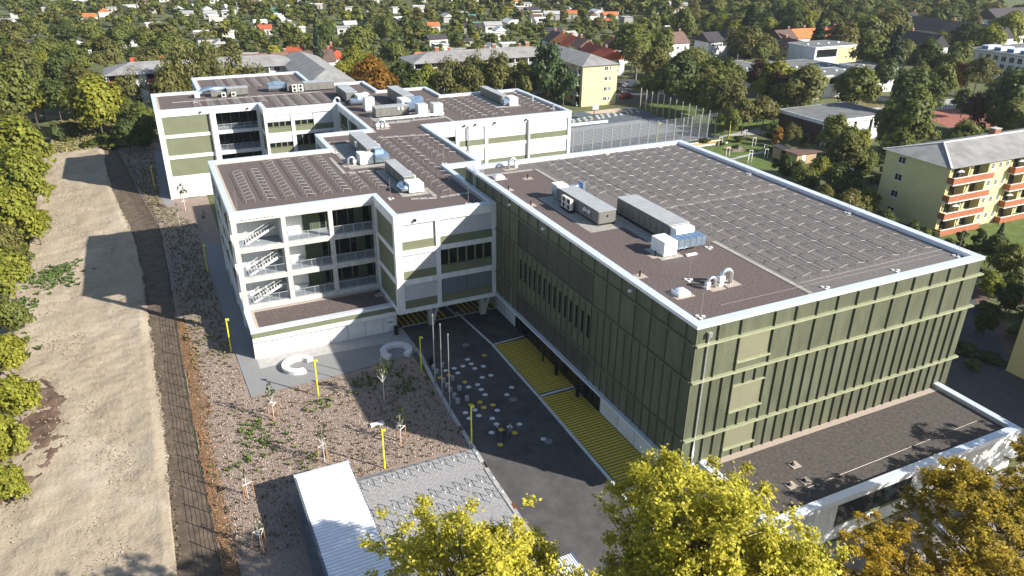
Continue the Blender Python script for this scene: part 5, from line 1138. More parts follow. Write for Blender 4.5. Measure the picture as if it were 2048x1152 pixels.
# ---- pavilion school
pv = thing('pavilion_school', 'low white flat roofed pavilion school among the trees at right', 'building', (150,128,0)); og = pv.location
for (x0,y0,x1,y1,h) in ((136,128,162,138.5,6.7),(168.8,127.8,178.6,141,7.3),(138,138.6,150,167,5.4),(181,164,202,177,8.6),(150.1,141.2,181,166,4.4),(162.1,130,168.7,141.1,6.2)):
    MB().box(x0,y0,0,x1,y1,h-0.5).build('wall', W_, pv); r_ = MB().box(x0-0.35,y0-0.35,h-0.49,x1+0.35,y1+0.35,h).build('roof_fascia', W_, pv); MB().sheet([(x0,y0),(x1,y0),(x1,y1),(x0,y1)],h+0.006).build('roof_felt', BITU, r_)
    for k in range(int((x1-x0)/5)): q = MB().cyl(x0+2.5+k*5,(y0+y1)/2,h,h+0.35,0.6,10,0.35).build('roof_dome', W_, r_)
for zz in (1.9,4.9):
    for k in range(7): 
        if zz > 3 or k > 4: MB().box(136.6+k*3.6,127.94,zz-0.85,139.9+k*3.6,127.99,zz+0.85).build('window_band', BLINDW if (k*3+int(zz))%4 else GLASS, pv)
    for k in range(3): MB().box(169.5+k*3.0,127.74,zz-0.85,172.2+k*3.0,127.79,zz+0.85).build('window_band', BLINDW, pv)
for x in (162.05,168.7): MB().box(x-0.15,127.6,0,x+0.15,130,6.9).build('pier', W_, pv)
MB().box(162.3,129.9,0.1,168.5,129.98,2.2).build('entrance', GLASS, pv); MB().box(192,163.9,1.0,202,163.98,7.8).build('yellow_panel', CREAM, pv); MB().box(182,163.9,5,191.5,163.98,7.6).build('window_band', GLASS, pv); MB().box(152,141.1,1.2,160,141.18,3.4).build('window_band', GLASS, pv)
struct('pavilion_lawn', MB().sheet([(150,112),(166,112),(166,127.5),(150,127.5)],0.012), DRYG); struct('entrance_path', MB().sheet([(163,110),(168,110),(168,127.6),(163,127.6)],0.018), PAVEC)
# ---- brick gym
bg_ = thing('brick_gym', 'low flat roofed dark brick hall with white fascia in front of the pavilions', 'building', (106,86.6,0))
MB().box(106,86.9,0,128,101,4.9).build('wall', BRICK, bg_); rf = MB().box(105.7,86.4,4.91,128.3,101.3,5.75).build('fascia', W_, bg_); MB().sheet([(105.9,86.6),(128.1,86.6),(128.1,101.1),(105.9,101.1)],5.756).build('roof_felt', BITU, rf)
for k in range(5): MB().box(106.0+k*5.3,86.5,0,106.6+k*5.3,86.9,4.9).build('pilaster', W_, bg_)
for k in range(4): MB().box(106.7+k*5.3,86.72,0,110.6+k*5.3,86.88,4.85).build('white_brick_panel', CONCL, bg_); MB().box(110.6+k*5.3,86.80,0.5,111.2+k*5.3,86.89,4.85).build('slot_window', GLASS, bg_)
# ---- row houses
def row_house(label, x0,y0,x1,y1,ze,zr,axis,secs,wallm,nwin=6,gable=True):
    t = thing('row_house', label, 'house', (x0,y0,0), 'row houses behind the gardens')
    gable_wall(MB(),x0,y0,x1,y1,0,ze,zr,axis).build('wall', wallm, t); n = len(secs)
    for i, mm_ in enumerate(secs):
        a = i/n; b = (i+1)/n; q = MB()
        if axis == 'x': hip_roof(q, x0+(x1-x0)*a+(0.4 if i else 0),y0,x0+(x1-x0)*b-(0.4 if i < n-1 else 0),y1,ze+0.02*i,zr+0.06*(i%2),0.4,'x',True)
        else: hip_roof(q, x0,y0+(y1-y0)*a+(0.4 if i else 0),x1,y0+(y1-y0)*b-(0.4 if i < n-1 else 0),ze+0.02*i,zr+0.06*(i%2),0.4,'y',True)
        r_ = q.build('roof', mm_, t)
        cx, cy = ((x0+(x1-x0)*b-0.9, (y0+y1)/2+0.6) if axis == 'x' else ((x0+x1)/2+0.6, y0+(y1-y0)*b-0.9)); chimney(r_, cx, cy, zr-0.8, zr+0.9, BRICKR, 0.4)
    for k in range(nwin):
        for z in (1.7,4.4):
            if axis == 'x': window(t, x0+(x1-x0)*(k+0.5)/nwin, y0, z, 1.1, 1.2, '-y', t.location)
            else: window(t, x0, y0+(y1-y0)*(k+0.5)/nwin, z, 1.1, 1.2, '-x', t.location)
    if axis == 'y': 
        for z in (1.7,4.4): window(t, (x0+x1)/2-1.5, y0, z, 1.1, 1.2, '-y', t.location); window(t, (x0+x1)/2+1.5, y0, z, 1.1, 1.2, '-y', t.location)
    return t
row_house('row of houses with brown and bright red roof sections right of centre', 199,199,233,208.5,6.0,9.3,'x',[TILEB,TILEO,TILEO,TILER],W_,9)
row_house('row of houses with red and brown roofs behind the cream block', 108,206,117,233,6.0,9.4,'y',[TILEB,TILER,TILEO,TILED],W_,8)
row_house('white end house with dark red roof next to the red row', 106.5,185,115,203,5.4,8.6,'y',[TILER,TILER],W_,5)
row_house('long house with dull brown roof in two sections mid gardens', 126,205.5,158,216,6.0,9.6,'x',[TILEB,TILEB],W_,9)
row_house('brown roofed house behind the grey roofed block at left', -6,214,22,223,5.6,8.8,'x',[TILEB,TILEB],W_,6)
row_house('long orange roofed house behind the cream block', 48,206,88,214,5.0,7.6,'x',[TILEO,TILEO,TILEO],W_,8)
row_house('dark roofed house with pale blue wall right of the brown house', 168,206,184,215,5.6,9.0,'x',[TILED],W_,4)
row_house('cream gabled house in front of the red roofed row', 192,184,199,195,4.6,7.6,'y',[TILEB],CREAM,3)
row_house('small red roofed house left of the orange tree', 22,226,29,238,4.6,7.6,'y',[TILER],W_,3)
row_house('white block with dark roof at the top right corner', 312,186,400,199,10.5,15.0,'x',[TILED,TILED],W_,20)
row_house('dark roofed terrace partly hidden by trees at upper right', 268,158,281,206,8.0,12.5,'y',[TILED,TILED],W_,10)
row_house('dark roofed gabled house among trees at upper right', 232,158,243,172,6.5,11.0,'y',[TILED],W_,4)
row_house('white gabled house far behind the pavilions', 286,214,300,224,7.5,11.5,'x',[TILED],W_,4)
fb = thing('flat_roof_block', 'pale flat roofed block with blue rooflights at the right edge', 'building', (229,114,0))
MB().box(229,114,0,270,140,8.6).build('wall', W_, fb); r_ = MB().box(228.7,113.7,8.61,270.3,140.3,9.2).build('roof_fascia', CONC, fb); MB().sheet([(229,114),(270,114),(270,140),(229,140)],9.206).build('roof_felt', BITU, r_)
for k in range(4): q = MB().box(231,134.5-k*4.6,9.21,238,137-k*4.6,10.4).build('rooflight', CAP, r_); MB().box(230.9,134.6-k*4.6,9.3,230.99,136.9-k*4.6,10.2).build('rooflight_glass', HUTR['blue'], q)
for k in range(9):
    for z in (1.9,4.6,7.2): window(fb, 229, 115.6+k*2.8, z, 1.7, 1.8, '-x', fb.location)
for k in range(12):
    for z in (1.9,4.6,7.2): window(fb, 231+k*3.2, 114, z, 1.9, 1.8, '-y', fb.location)
# ---- ball court
struct('court_paving', MB().sheet([(36,100),(89,102.6),(89,126),(36,124)],0.020), mat('court_pale', (0.27,0.275,0.285), 0.9, var=0.1))
ct = struct('blue_court', MB().sheet([(38,123.5),(88.6,126.0),(89.3,140.4),(38,138.5)],0.032), COURT)
struct('sand_pit', MB().sheet([(73.3,136.3),(83.4,135.0),(84.2,139.9),(72.6,139.5)],0.042), mat('pit_sand', (0.52,0.40,0.30), 0.95, var=0.1)); struct('ball_lawn', MB().sheet([(89.1,103),(125,103),(118,142),(89.6,142)],0.02), LAWN); struct('garden_path', MB().sheet([(88,103),(104,100),(104,106),(90,103)],0.03), PAVEC)
rg = random.Random(11); dm = MB().sheet(disc(0.42,14),0).mesh('painted_dot'); dm.materials.append(WPAINT); dy = MB().sheet(disc(0.42,14),0).mesh('painted_dot'); dy.materials.append(YEL)
for k in range(46): link('painted_dot', dy if k%9 == 4 else dm, ct, (63.5+k*0.52+rg.uniform(-0.3,0.3), 129.2+(k%4)*1.05+0.10*k, 0.037))
cf = thing('court_fence', 'tall galvanised ball court fence with wire mesh behind the hall', 'fence', (86,103.4,0)); wr = MB()
CFP = [(44,100.2),(88.2,103.3),(88.9,136.5)]
for i in range(2):
    a = Vector(CFP[i]); b = Vector(CFP[i+1]); n = int((b-a).length/2.6)
    for k in range(n+1):
        p = a+(b-a)*k/n
        if i == 0 or k: MB().box(p.x-0.09,p.y-0.09,0,p.x+0.09,p.y+0.09,5.9).build('post', GALV, cf)
    for k in range(18 if i == 0 else 14): z = 0.25+k*(0.32 if i == 0 else 0.4); wr.beam((a.x,a.y,z),(b.x,b.y,z),0.05 if i == 0 else 0.02,0.10 if i == 0 else 0.02)
tag(wr.build('mesh_wires', mat('dark_net', (0.10,0.105,0.11), 0.6), cf), kind='stuff')
hp = thing('basketball_hoop', 'basketball hoop with white board on the blue grey court', 'hoop', (70.5,131,0)); MB().tube([(70.5,131,0),(70.5,131,2.8),(70.5,130.4,3.1)],0.09,8).build('post', BLK, hp); MB().box(69.6,130.3,2.7,71.4,130.36,3.8).build('backboard', W_, hp); MB().tube([(70.5+0.23*math.cos(a),130.0+0.23*math.sin(a),3.0) for a in [k*0.785 for k in range(9)]],0.02,5).build('rim', ORANGE, hp)
cw = thing('low_wall', 'low white wall at the near side of the blue grey court', 'wall', (64,126.4,0)); MB().box(58,126.3,0,72,126.8,0.6).build('wall_body', W_, cw)
sb = thing('sand_box', 'orange sand play box with pale kerb behind the hall corner', 'sandbox', (81.5,98.5,0)); MB().box(76.5,97.0,0,87.0,97.2,0.35).build('kerb', CONCL, sb); MB().box(76.5,99.4,0,87.0,99.6,0.35).build('kerb', CONCL, sb); MB().sheet([(76.5,97.2),(87,97.2),(87,99.4),(76.5,99.4)],0.25).build('sand', mat('orange_sand',(0.55,0.38,0.14),0.95,var=0.15), sb)
# ---- school garden behind the hall
struct('garden_lawn', MB().sheet([(74,80),(84,76),(95,84),(96,96),(92,101),(80,97)],0.016), LAWN); struct('garden_bed', MB().sheet([(82.5,90.5),(86.5,89.5),(88,94),(84,95)],0.024), MULCH); struct('stepping_path', MB().sheet([(79,86.4),(90,88.4),(96,86.2),(96,85.4),(90,87.4),(79,85.4)],0.026), PAVEC)
TF = MB().box(-0.05,-0.05,0,0.05,0.05,2.1); TF.box(0.85,-0.05,0,0.95,0.05,2.1); TF.box(-0.05,-0.05,2.0,0.95,0.05,2.1); TF = TF.mesh('frame'); TF.materials.append(STEMW)
for x, y in ((79,88),(83.5,96),(90.5,92.5),(93.5,99),(82,84),(86,83.5),(80,82),(88.5,86.5)): t = thing('plant_trellis', 'pale wooden plant frame in the school garden', 'trellis', (x,y,0), 'plant frames in the school garden'); link('frame', TF, t)
sd = thing('garden_shed', 'pair of small pale timber sheds with dark roof behind the hall', 'shed', (88.3,77,0)); MB().box(88.2,81,0,90.8,83.5,2.3).build('wall', TIMB, sd); MB().add([(87.9,80.6,2.35),(91.1,80.6,2.35),(91.1,84,2.6),(87.9,84,2.6),(87.9,80.6,2.45),(91.1,80.6,2.45),(91.1,84,2.7),(87.9,84,2.7)],[(0,1,5,4),(1,2,6,5),(2,3,7,6),(3,0,4,7),(4,5,6,7)]).build('roof', TILED, sd); MB().box(88.8,80.94,0.1,89.7,80.99,2.0).build('door', BARK, sd)
sd2 = thing('timber_hut', 'sunlit pale timber hut with flat overhanging roof behind the hall', 'shed', (89,76.6,0)); MB().box(88.6,76.6,0,94.2,80.0,2.3).build('wall', TIMB, sd2); MB().box(88.0,76.1,2.31,95.2,80.4,2.5).build('roof', TILEB, sd2); MB().box(90,76.54,0.1,91,76.59,2.0).build('door', W_, sd2)
# ---- ground on the right
struct('right_lawn', MB().sheet([(68,24),(100,22),(130,26),(130,35),(80,35),(72,34)],0.014), LAWN); struct('right_path', MB().sheet([(36,-14),(44,-14),(52,4),(66,20),(80,30),(78,33),(62,22),(46,8),(36,0)],0.018), mat('dark_path',(0.09,0.09,0.095),0.9,var=0.15)); struct('red_path', MB().sheet([(44.2,-14),(46.5,-14),(56,6),(67,18.5),(66,20),(52,4)],0.020), mat('red_paving',(0.16,0.10,0.085),0.9,var=0.15))
struct('sports_red', MB().sheet([(150,84),(185,80),(190,100),(158,104)],0.014), REDC); struct('playground_paving', MB().sheet([(120,102),(200,102),(200,112),(120,112)],0.012), PAVEC); struct('front_forecourt', MB().sheet([(-3,-26),(46,-26),(36,-9),(-3,-9)],0.016), mat('forecourt_paving',(0.30,0.28,0.25),0.9,var=0.25,vscale=1.5)); struct('car_park', MB().sheet([(89,143),(112,143),(112,178),(89,178)],0.014), ASPH)
kb = thing('white_kerb', 'white raised kerb running out from the annex wall', 'kerb', (21,-11,0)); MB().beam((19.6,-9.0,0.2),(18.4,-13.8,0.2),0.35,0.4).build('kerb_body', W_, kb)
kb = thing('white_kerb', 'white low wall beyond the right end of the annex', 'kerb', (34,-9,0)); MB().beam((32.8,-7.0,0.3),(38.5,-11.5,0.3),0.4,0.6).build('kerb_body', W_, kb)
# ---- cars
def car(x, y, rz, paint, lb, van=False):
    t = thing('parked_car', lb, 'car', (x,y,0.02), 'parked cars', rz); h = 1.95 if van else 1.45; L_ = 2.4 if van else 2.1
    prof = [(-L_,0.3),(-L_,0.85),(-L_+0.1,0.95),(-1.45,1.0),(-0.85,h),(1.25 if not van else 2.2,h),(1.75 if not van else 2.35,1.0),(L_-0.02,0.92),(L_,0.3)]
    V = []; 
    for s in (-0.86,0.86):
        for px, pz in prof: V.append((px, s*(0.86 if pz > 1.1 else 1.0), pz))
    n = len(prof); F = [tuple(range(n-1,-1,-1)), tuple(range(n,2*n))]+[(i,(i+1)%n,n+(i+1)%n,n+i) for i in range(n)]
    MB().add(V,F).build('body', CARS[paint], t, local=True)
    for s in (-1,1):
        MB().add([(-1.25,s*0.80,1.05),(1.35 if not van else 2.0,s*0.80,1.05),(1.1 if not van else 1.95,s*0.752,h-0.1),(-0.78,s*0.752,h-0.1)],[(0,1,2,3)]).build('side_window', GLASS, t, local=True)
        for px in (-1.3,1.3): w_ = MB().tube([(px,s*0.70,0.32),(px,s*0.90,0.32)],0.32,14).build('wheel', TYRE, t, local=True); MB().tube([(px,s*0.90,0.32),(px,s*0.91,0.32)],0.18,10).build('rim', GALV, w_, local=True)
        MB().box(-L_-0.01,s*0.72-0.12,0.62,-L_+0.03,s*0.72+0.12,0.8).build('headlight', WF, t, local=True)
    MB().add([(-1.42,-0.72,1.03),(-1.42,0.72,1.03),(-0.9,0.68,h-0.06),(-0.9,-0.68,h-0.06)],[(0,3,2,1)]).build('windscreen', GLASS, t, local=True)
car(93.4,150.8,0.2,'red','red car parked right of the cream block end wall'); car(104.5,165.5,0.1,'white','white van parked behind the cream block',True); car(104.9,158.3,0.2,'silver','silver car parked near the tall court fence'); car(96.6,158.8,1.6,'dark','dark car parked beside the cream block'); car(93.7,66.4,0.4,'silver','pale car half hidden by trees behind the hall'); car(89.6,63.9,0.4,'red','red car half hidden by trees behind the hall')
# ================================================================ TREES
def leaf_cloud(seed, n, leaf, clumps, flat=0.0, droop=0.0, inner=0.3):
    """n disconnected leaf quads in a unit crown (radius 1, z from 0 to 1)"""
    rg = np.random.default_rng(seed)
    ct_, ph = rg.uniform(-0.85, 1, clumps), rg.uniform(0, 6.28, clumps); rr = rg.uniform(inner, 0.78, clumps)
    C = np.stack([rr*np.sqrt(1-ct_**2)*np.cos(ph), rr*np.sqrt(1-ct_**2)*np.sin(ph), rr*ct_], 1)
    C[:, :2] *= 1+0.25*np.sin(3*ph+rg.uniform(0,6))[:, None]
    cr = rg.uniform(0.20, 0.40, clumps)
    k = rg.integers(0, clumps, n); d = rg.normal(0, 1, (n, 3)); d /= np.linalg.norm(d, axis=1)[:, None]
    d[:, 2] = np.where(d[:, 2] < -0.35, -d[:, 2]*0.6, d[:, 2])
    P = C[k]+d*(cr[k]*rg.uniform(0.55, 1.12, n))[:, None]
    nr = d*0.7+P*0.9+rg.normal(0, 0.45, (n, 3))+np.array([0, 0, 0.4]); nr /= np.linalg.norm(nr, axis=1)[:, None]
    t = np.cross(nr, rg.normal(0, 1, (n, 3))); t /= np.linalg.norm(t, axis=1)[:, None]+1e-9; b = np.cross(nr, t)
    s = leaf*rg.uniform(0.6, 1.35, n)[:, None]; P[:, 2] -= droop*rg.uniform(0, 0.3, n)
    z = (P[:, 2:3]+1)/2
    Q = P.copy(); Q[:, 2] = z[:, 0]
    sc = np.array([1, 1, 0.5])
    V = np.stack([Q-t*s*sc, Q-b*s*0.7*sc+nr*s*0.25*sc, Q+t*s*sc, Q+b*s*0.7*sc+nr*s*0.25*sc], 1).reshape(-1, 3)
    return V
def branchy_cloud(seed, n, leaf, limbs, twigs):
    """leaves gathered round twig ends that themselves gather round limbs: ragged outline with gaps"""
    rg = np.random.default_rng(seed)
    ct_ = rg.uniform(-0.75, 1, limbs); ph = rg.uniform(0, 6.28, limbs); rr = rg.uniform(0.30, 0.86, limbs)**0.8
    L_ = np.stack([rr*np.sqrt(1-ct_**2)*np.cos(ph), rr*np.sqrt(1-ct_**2)*np.sin(ph), rr*ct_*0.95], 1)
    k = rg.integers(0, limbs, twigs); T = L_[k]+rg.normal(0, 0.115, (twigs, 3)); out = np.linalg.norm(T, axis=1); T *= np.minimum(1.0, 1.02/out)[:, None]
    w = rg.uniform(0.3, 1.6, twigs); w /= w.sum(); j = rg.choice(twigs, n, p=w); P = T[j]+rg.normal(0, 0.030, (n, 3))
    nr = P/(np.linalg.norm(P, axis=1)[:, None]+0.1)*0.6+rg.normal(0, 0.6, (n, 3))+np.array([0.2, -0.25, 0.5]); nr /= np.linalg.norm(nr, axis=1)[:, None]
    t = np.cross(nr, rg.normal(0, 1, (n, 3))); t /= np.linalg.norm(t, axis=1)[:, None]+1e-9; b = np.cross(nr, t); s = leaf*rg.uniform(0.55, 1.3, n)[:, None]
    P[:, 2] = (P[:, 2]+1)/2; sc = np.array([1, 1, 0.5])
    return np.stack([P-t*s*sc, P-b*s*0.75*sc+nr*s*0.2*sc, P+t*s*sc, P+b*s*0.75*sc+nr*s*0.2*sc], 1).reshape(-1, 3), T*np.array([1,1,0.5])+np.array([0,0,0.5])
def conifer_cloud(seed, n, leaf):
    rg = np.random.default_rng(seed); z = 1-rg.beta(1.3, 1.0, n); lay = np.floor(z*11)/11; rad = (1-z)**0.85*(0.7+0.35*(1-(z-lay)*11)); a = rg.uniform(0, 6.28, n)
    rad *= rg.uniform(0.55, 1.05, n)*(1+0.15*np.sin(a*5+lay*40)); P = np.stack([rad*np.cos(a), rad*np.sin(a), z], 1)
    nr = np.stack([np.cos(a)*0.6, np.sin(a)*0.6, np.full(n, 0.8)], 1)+rg.normal(0, 0.4, (n, 3)); nr /= np.linalg.norm(nr, axis=1)[:, None]
    t = np.cross(nr, rg.normal(0, 1, (n, 3))); t /= np.linalg.norm(t, axis=1)[:, None]; b = np.cross(nr, t); s = leaf*rg.uniform(0.6, 1.4, n)[:, None]; sc = np.array([1, 1, 0.3])
    return np.stack([P-t*s*sc, P-b*s*0.6*sc, P+t*s*sc, P+b*s*0.6*sc], 1).reshape(-1, 3)
def quads_mesh(name, V, material):
    me = bpy.data.meshes.new(name); n = len(V)//4
    me.vertices.add(len(V)); me.vertices.foreach_set('co', np.ascontiguousarray(V, dtype=np.float32).ravel())
    me.loops.add(n*4); me.loops.foreach_set('vertex_index', np.arange(n*4, dtype=np.int32))
    me.polygons.add(n); me.polygons.foreach_set('loop_start', np.arange(0, n*4, 4, dtype=np.int32)); me.polygons.foreach_set('loop_total', np.full(n, 4, dtype=np.int32))
    me.materials.append(material); me.update(calc_edges=True); return me
def trunk_mesh(seed, h, r, crown0, spread, material, nl=6):
    rg = random.Random(seed); q = MB(); q.tube([(0,0,-0.1),(0.02*h*rg.uniform(-1,1),0.02*h*rg.uniform(-1,1),h*crown0),(0.03*h*rg.uniform(-1,1),0.03*h*rg.uniform(-1,1),h*0.85)], r, 7, r*0.3)
    for k in range(nl):
        a = 2*math.pi*(k+rg.uniform(-0.3,0.3))/nl; z0 = h*(crown0+rg.uniform(0,0.35)*(1-crown0)); e = spread*rg.uniform(0.55,0.85)
        q.tube([(0,0,z0),(math.cos(a)*e*0.5,math.sin(a)*e*0.5,z0+h*0.12),(math.cos(a)*e,math.sin(a)*e,z0+h*0.22)], r*0.42, 5, r*0.10)
    me = q.mesh('trunk'); me.materials.append(material); return me
PROTO = {}
for i in range(4): PROTO['round', i] = quads_mesh('crown', leaf_cloud(100+i, 5200, 0.075, 34+4*i), LEAF['g'])
for i in range(3): PROTO['sparse', i] = quads_mesh('crown', leaf_cloud(200+i, 1700, 0.060, 30, droop=0.5, inner=0.2), LEAF['b'])
for i in range(2): PROTO['cone', i] = quads_mesh('crown', conifer_cloud(300+i, 4200, 0.15), LEAF['c'])
for i in range(2): PROTO['pine', i] = quads_mesh('crown', leaf_cloud(400+i, 5200, 0.07, 26, inner=0.4), LEAF['k'])
for i in range(3): PROTO['small', i] = quads_mesh('crown', leaf_cloud(500+i, 1500, 0.12, 18), LEAF['g'])
TRM = [trunk_mesh(i, 1.0, 0.055, 0.30, 0.7, BARK) for i in range(3)]; TRB = trunk_mesh(9, 1.0, 0.045, 0.25, 0.6, BARKW, 8)
SPN = {'y':'yellow green','g':'green','o':'olive brown','d':'dark green','r':'orange','p':'purple leaved','c':'conifer','k':'dark pine','b':'thin leaved birch'}
tr_rg = random.Random(21)
def tree(x, y, h, rad, sp, label, group, small=False):
    shape = 'cone' if sp == 'c' else 'pine' if sp == 'k' else 'sparse' if sp == 'b' else ('small' if small else 'round'); nvar = len([k for k in PROTO if k[0] == shape])
    t = thing('conifer' if sp in 'ck' else 'tree', label, 'tree', (x,y,0), group, tr_rg.uniform(0,6.28))
    lo = 0.04 if sp == 'c' else 0.06 if h < 6 else 0.11
    c = link('crown', PROTO[shape, tr_rg.randrange(nvar)], t, (0,0,h*lo), 0, (rad*tr_rg.uniform(0.92,1.1), rad*tr_rg.uniform(0.92,1.1), h*(1-lo)))
    c.material_slots[0].link = 'OBJECT'; c.material_slots[0].material = LEAF[sp]
    link('trunk', TRB if sp == 'b' else TRM[tr_rg.randrange(3)], t, (0,0,0), 0, (h*0.32, h*0.32, h*0.9))
    return t
MAN = [(-59.3,123.3,13.6,5.6,'y'),(-57.0,108.1,11.5,4.7,'y'),(-57.1,89.5,11.1,4.5,'y'),(-54.5,89.8,6.4,2.6,'y'),(-55.9,69.0,7.7,3.1,'y'),(-57.6,82.2,7.1,2.9,'o'),(-55.3,58.5,5.9,2.4,'g'),(-54.3,47.5,6.0,2.4,'y'),(-52.6,37.4,5.8,2.4,'y'),(-52.8,30.5,5.6,2.3,'y'),(-52.0,24.4,4.2,1.7,'y'),(-61.9,148.1,10.4,4.2,'o'),(-65.2,176.7,16.1,6.6,'g'),(-61.4,179.3,12.0,4.9,'y'),(-67.0,218.9,15.6,6.4,'o'),(-62.2,213.5,12.1,4.9,'g'),(-56.0,178.8,11.5,4.7,'d'),(-55.7,212.6,13.9,5.7,'d'),(-61.9,251.3,13.8,5.6,'g'),(-53.7,240.1,13.1,5.3,'g'),(-45.9,243.4,14.2,5.8,'o'),(-50.6,187.8,13.3,5.4,'o'),(-46.4,158.2,14.6,6.0,'y'),(-40.9,159.9,8.7,3.5,'g'),(-59.9,159.4,4.7,1.9,'d'),(-55.6,158.7,5.0,2.1,'d'),(-51.9,160.1,4.5,1.9,'d'),(-37.5,180.5,10.8,4.4,'o'),(-37.9,151.2,8.4,3.4,'g'),(-33.2,209.4,13.6,5.5,'o'),(-27.2,250.3,12.5,5.1,'g'),(-27.2,195.2,14.2,4.7,'b'),(-21.4,209.1,16.0,5.3,'b'),(-14.6,215.9,13.9,4.6,'b'),(-66.2,175.9,8.8,3.6,'g'),(-51.3,312.6,12.1,4.9,'g'),(-40.8,292.6,12.0,4.9,'g'),(-32.4,286.9,11.1,4.5,'g'),(-60.7,323.2,10.8,4.4,'d'),(-72.0,338.0,12.1,4.9,'g'),(-78.1,312.1,13.9,5.7,'o'),(-73.6,239.9,14.8,6.1,'g'),(23.2,173.9,14.5,5.9,'r'),(28.2,215.8,11.4,4.6,'y'),(20.3,194.4,9.7,4.0,'y'),(40.9,209.5,12.9,5.3,'g'),(30.1,170.5,12.5,5.1,'d'),(19.2,212.8,10.3,4.2,'g'),(36.6,240.2,15.0,6.1,'g'),(60.0,284.5,11.4,4.6,'g'),(30.3,264.8,12.2,5.0,'d'),(19.3,266.7,11.2,4.6,'g'),(39.6,176.4,12.3,5.0,'o'),(37.8,158.9,11.4,4.7,'o'),(51.5,184.6,13.9,4.6,'b'),(49.3,167.1,11.3,4.6,'o'),(59.0,180.5,12.9,4.3,'b'),(55.8,162.1,12.0,4.9,'o'),(57.9,154.8,10.3,4.2,'y'),(32.9,166.0,8.9,3.6,'y'),(42.0,156.6,9.4,3.8,'o'),(54.4,155.6,8.3,3.4,'g'),(64.6,146.8,18.2,6.3,'k'),(65.3,140.6,10.2,3.5,'k'),(114.0,188.4,12.7,5.2,'y'),(114.3,176.8,13.9,5.7,'g'),(109.7,160.1,13.0,5.3,'o'),(109.3,149.4,14.4,4.8,'b'),(97.4,134.1,11.6,4.7,'d'),(117.8,150.9,15.6,5.2,'b'),(93.9,139.8,10.4,4.3,'g'),(110.0,133.7,12.5,5.1,'o'),(96.8,115.0,10.7,4.4,'o'),(98.5,109.8,15.1,5.0,'b'),(96.2,102.8,9.6,3.9,'o'),(127.4,132.5,12.2,5.0,'p'),(119.6,116.0,11.9,4.9,'p'),(123.2,114.6,8.7,3.5,'p'),(130.4,116.1,12.8,5.2,'y'),(121.3,109.0,8.4,3.4,'g'),(102.6,102.8,9.7,4.0,'o'),(157.0,159.5,12.7,4.4,'k'),(172.6,158.3,12.9,4.5,'k'),(100.3,89.8,5.7,2.3,'o'),(90.4,101.0,7.1,2.9,'g'),(100.3,125.5,9.3,3.8,'g'),(185.1,203.4,19.0,7.9,'c'),(177.0,212.7,14.8,6.1,'p'),(209.6,190.5,16.6,4.0,'c'),(203.9,205.2,8.1,3.3,'r'),(231.9,195.1,11.2,4.6,'p'),(117.5,75.4,16.5,6.7,'g'),(121.2,73.3,9.4,3.8,'g'),(115.4,76.3,8.3,3.4,'g'),(87.6,63.8,10.7,4.4,'o'),(104.5,74.7,7.0,2.9,'y'),(82.5,64.7,6.3,2.6,'y'),(77.9,65.3,5.3,2.2,'g'),(76.8,68.2,5.9,2.4,'d'),(74.9,52.8,8.4,3.4,'d'),(92.7,62.8,6.9,2.8,'g'),(67.8,43.9,7.0,2.9,'o'),(74.3,45.8,6.0,2.4,'g'),(70.2,50.4,6.1,2.5,'o'),(75.8,60.5,4.7,1.9,'g'),(95.3,90.0,4.6,1.9,'r'),(98.0,84.1,4.5,1.8,'d'),(97.5,94.9,5.3,2.1,'d'),(174.0,138.3,13.4,5.5,'d'),(219.1,175.0,18.8,7.7,'g'),(258.8,196.8,18.8,7.7,'o'),(232.1,165.0,16.8,6.8,'g'),(182.0,132.5,19.0,4.8,'c'),(201.9,136.4,13.9,5.7,'p'),(171.2,106.9,12.0,4.9,'g'),(170.4,114.7,12.3,5.0,'o'),(218.8,135.8,12.6,5.1,'g'),(192.1,115.5,9.8,4.0,'r'),(193.4,110.6,13.3,5.4,'o'),(285.9,189.7,11.8,4.8,'y'),(280.8,166.9,13.0,5.3,'y'),(291.3,166.2,17.2,7.0,'y'),(183.9,92.4,12.3,5.0,'o'),(177.1,92.6,10.8,4.4,'g'),(152.5,81.6,9.9,4.0,'p'),(163.9,93.0,7.9,3.2,'d'),(154.8,78.0,6.7,2.7,'g'),(140.4,76.6,4.7,1.9,'y'),(146.3,75.7,4.8,1.9,'y'),(159.9,75.2,7.9,3.2,'d'),(304.5,211.9,13.8,5.6,'g'),(362.9,230.2,11.5,4.7,'o'),(155.8,124.9,8.8,3.6,'d'),(169.1,124.0,11.2,4.6,'d'),(261.4,229.0,17.1,7.0,'d'),(252.3,238.4,16.1,6.6,'o'),(302.0,253.6,15.1,6.1,'g'),(250.0,255.4,15.5,6.3,'g'),(74.7,22.8,6.2,2.5,'d'),(71.5,18.0,6.3,2.6,'g'),(64.9,15.8,4.7,1.9,'y'),(62.1,11.8,4.8,2.0,'d'),(54.2,9.2,3.7,1.5,'d'),(80.9,26.1,5.2,1.2,'c'),(68.6,14.7,4.4,1.8,'g'),(80.9,29.1,3.5,1.4,'d'),(79.5,31.0,2.8,1.1,'d'),(76.0,33.2,2.4,1.0,'d'),(75.6,36.8,3.2,1.3,'d'),(176.7,235.5,15.7,6.4,'g')]
BLD = [(-36,36,34,138),(-1,-10,35,48),(79,34,131,49),(48,-17,73,4),(74,144,88,182),(32,165,76,179),(-45,176,12,191),(-1,146,12,191),(135,126,180,168),(180,163,203,178),(105,86,129,102),(198,198,234,209),(107,205,118,234),(106,184,116,204),(125,204,159,217),(-7,213,23,224),(47,205,89,215),(167,205,185,216),(191,183,200,196),(21,225,30,239),(311,185,401,200),(267,157,282,207),(231,157,244,173),(285,213,301,225),(228,113,271,141),(36,99,90,141)]
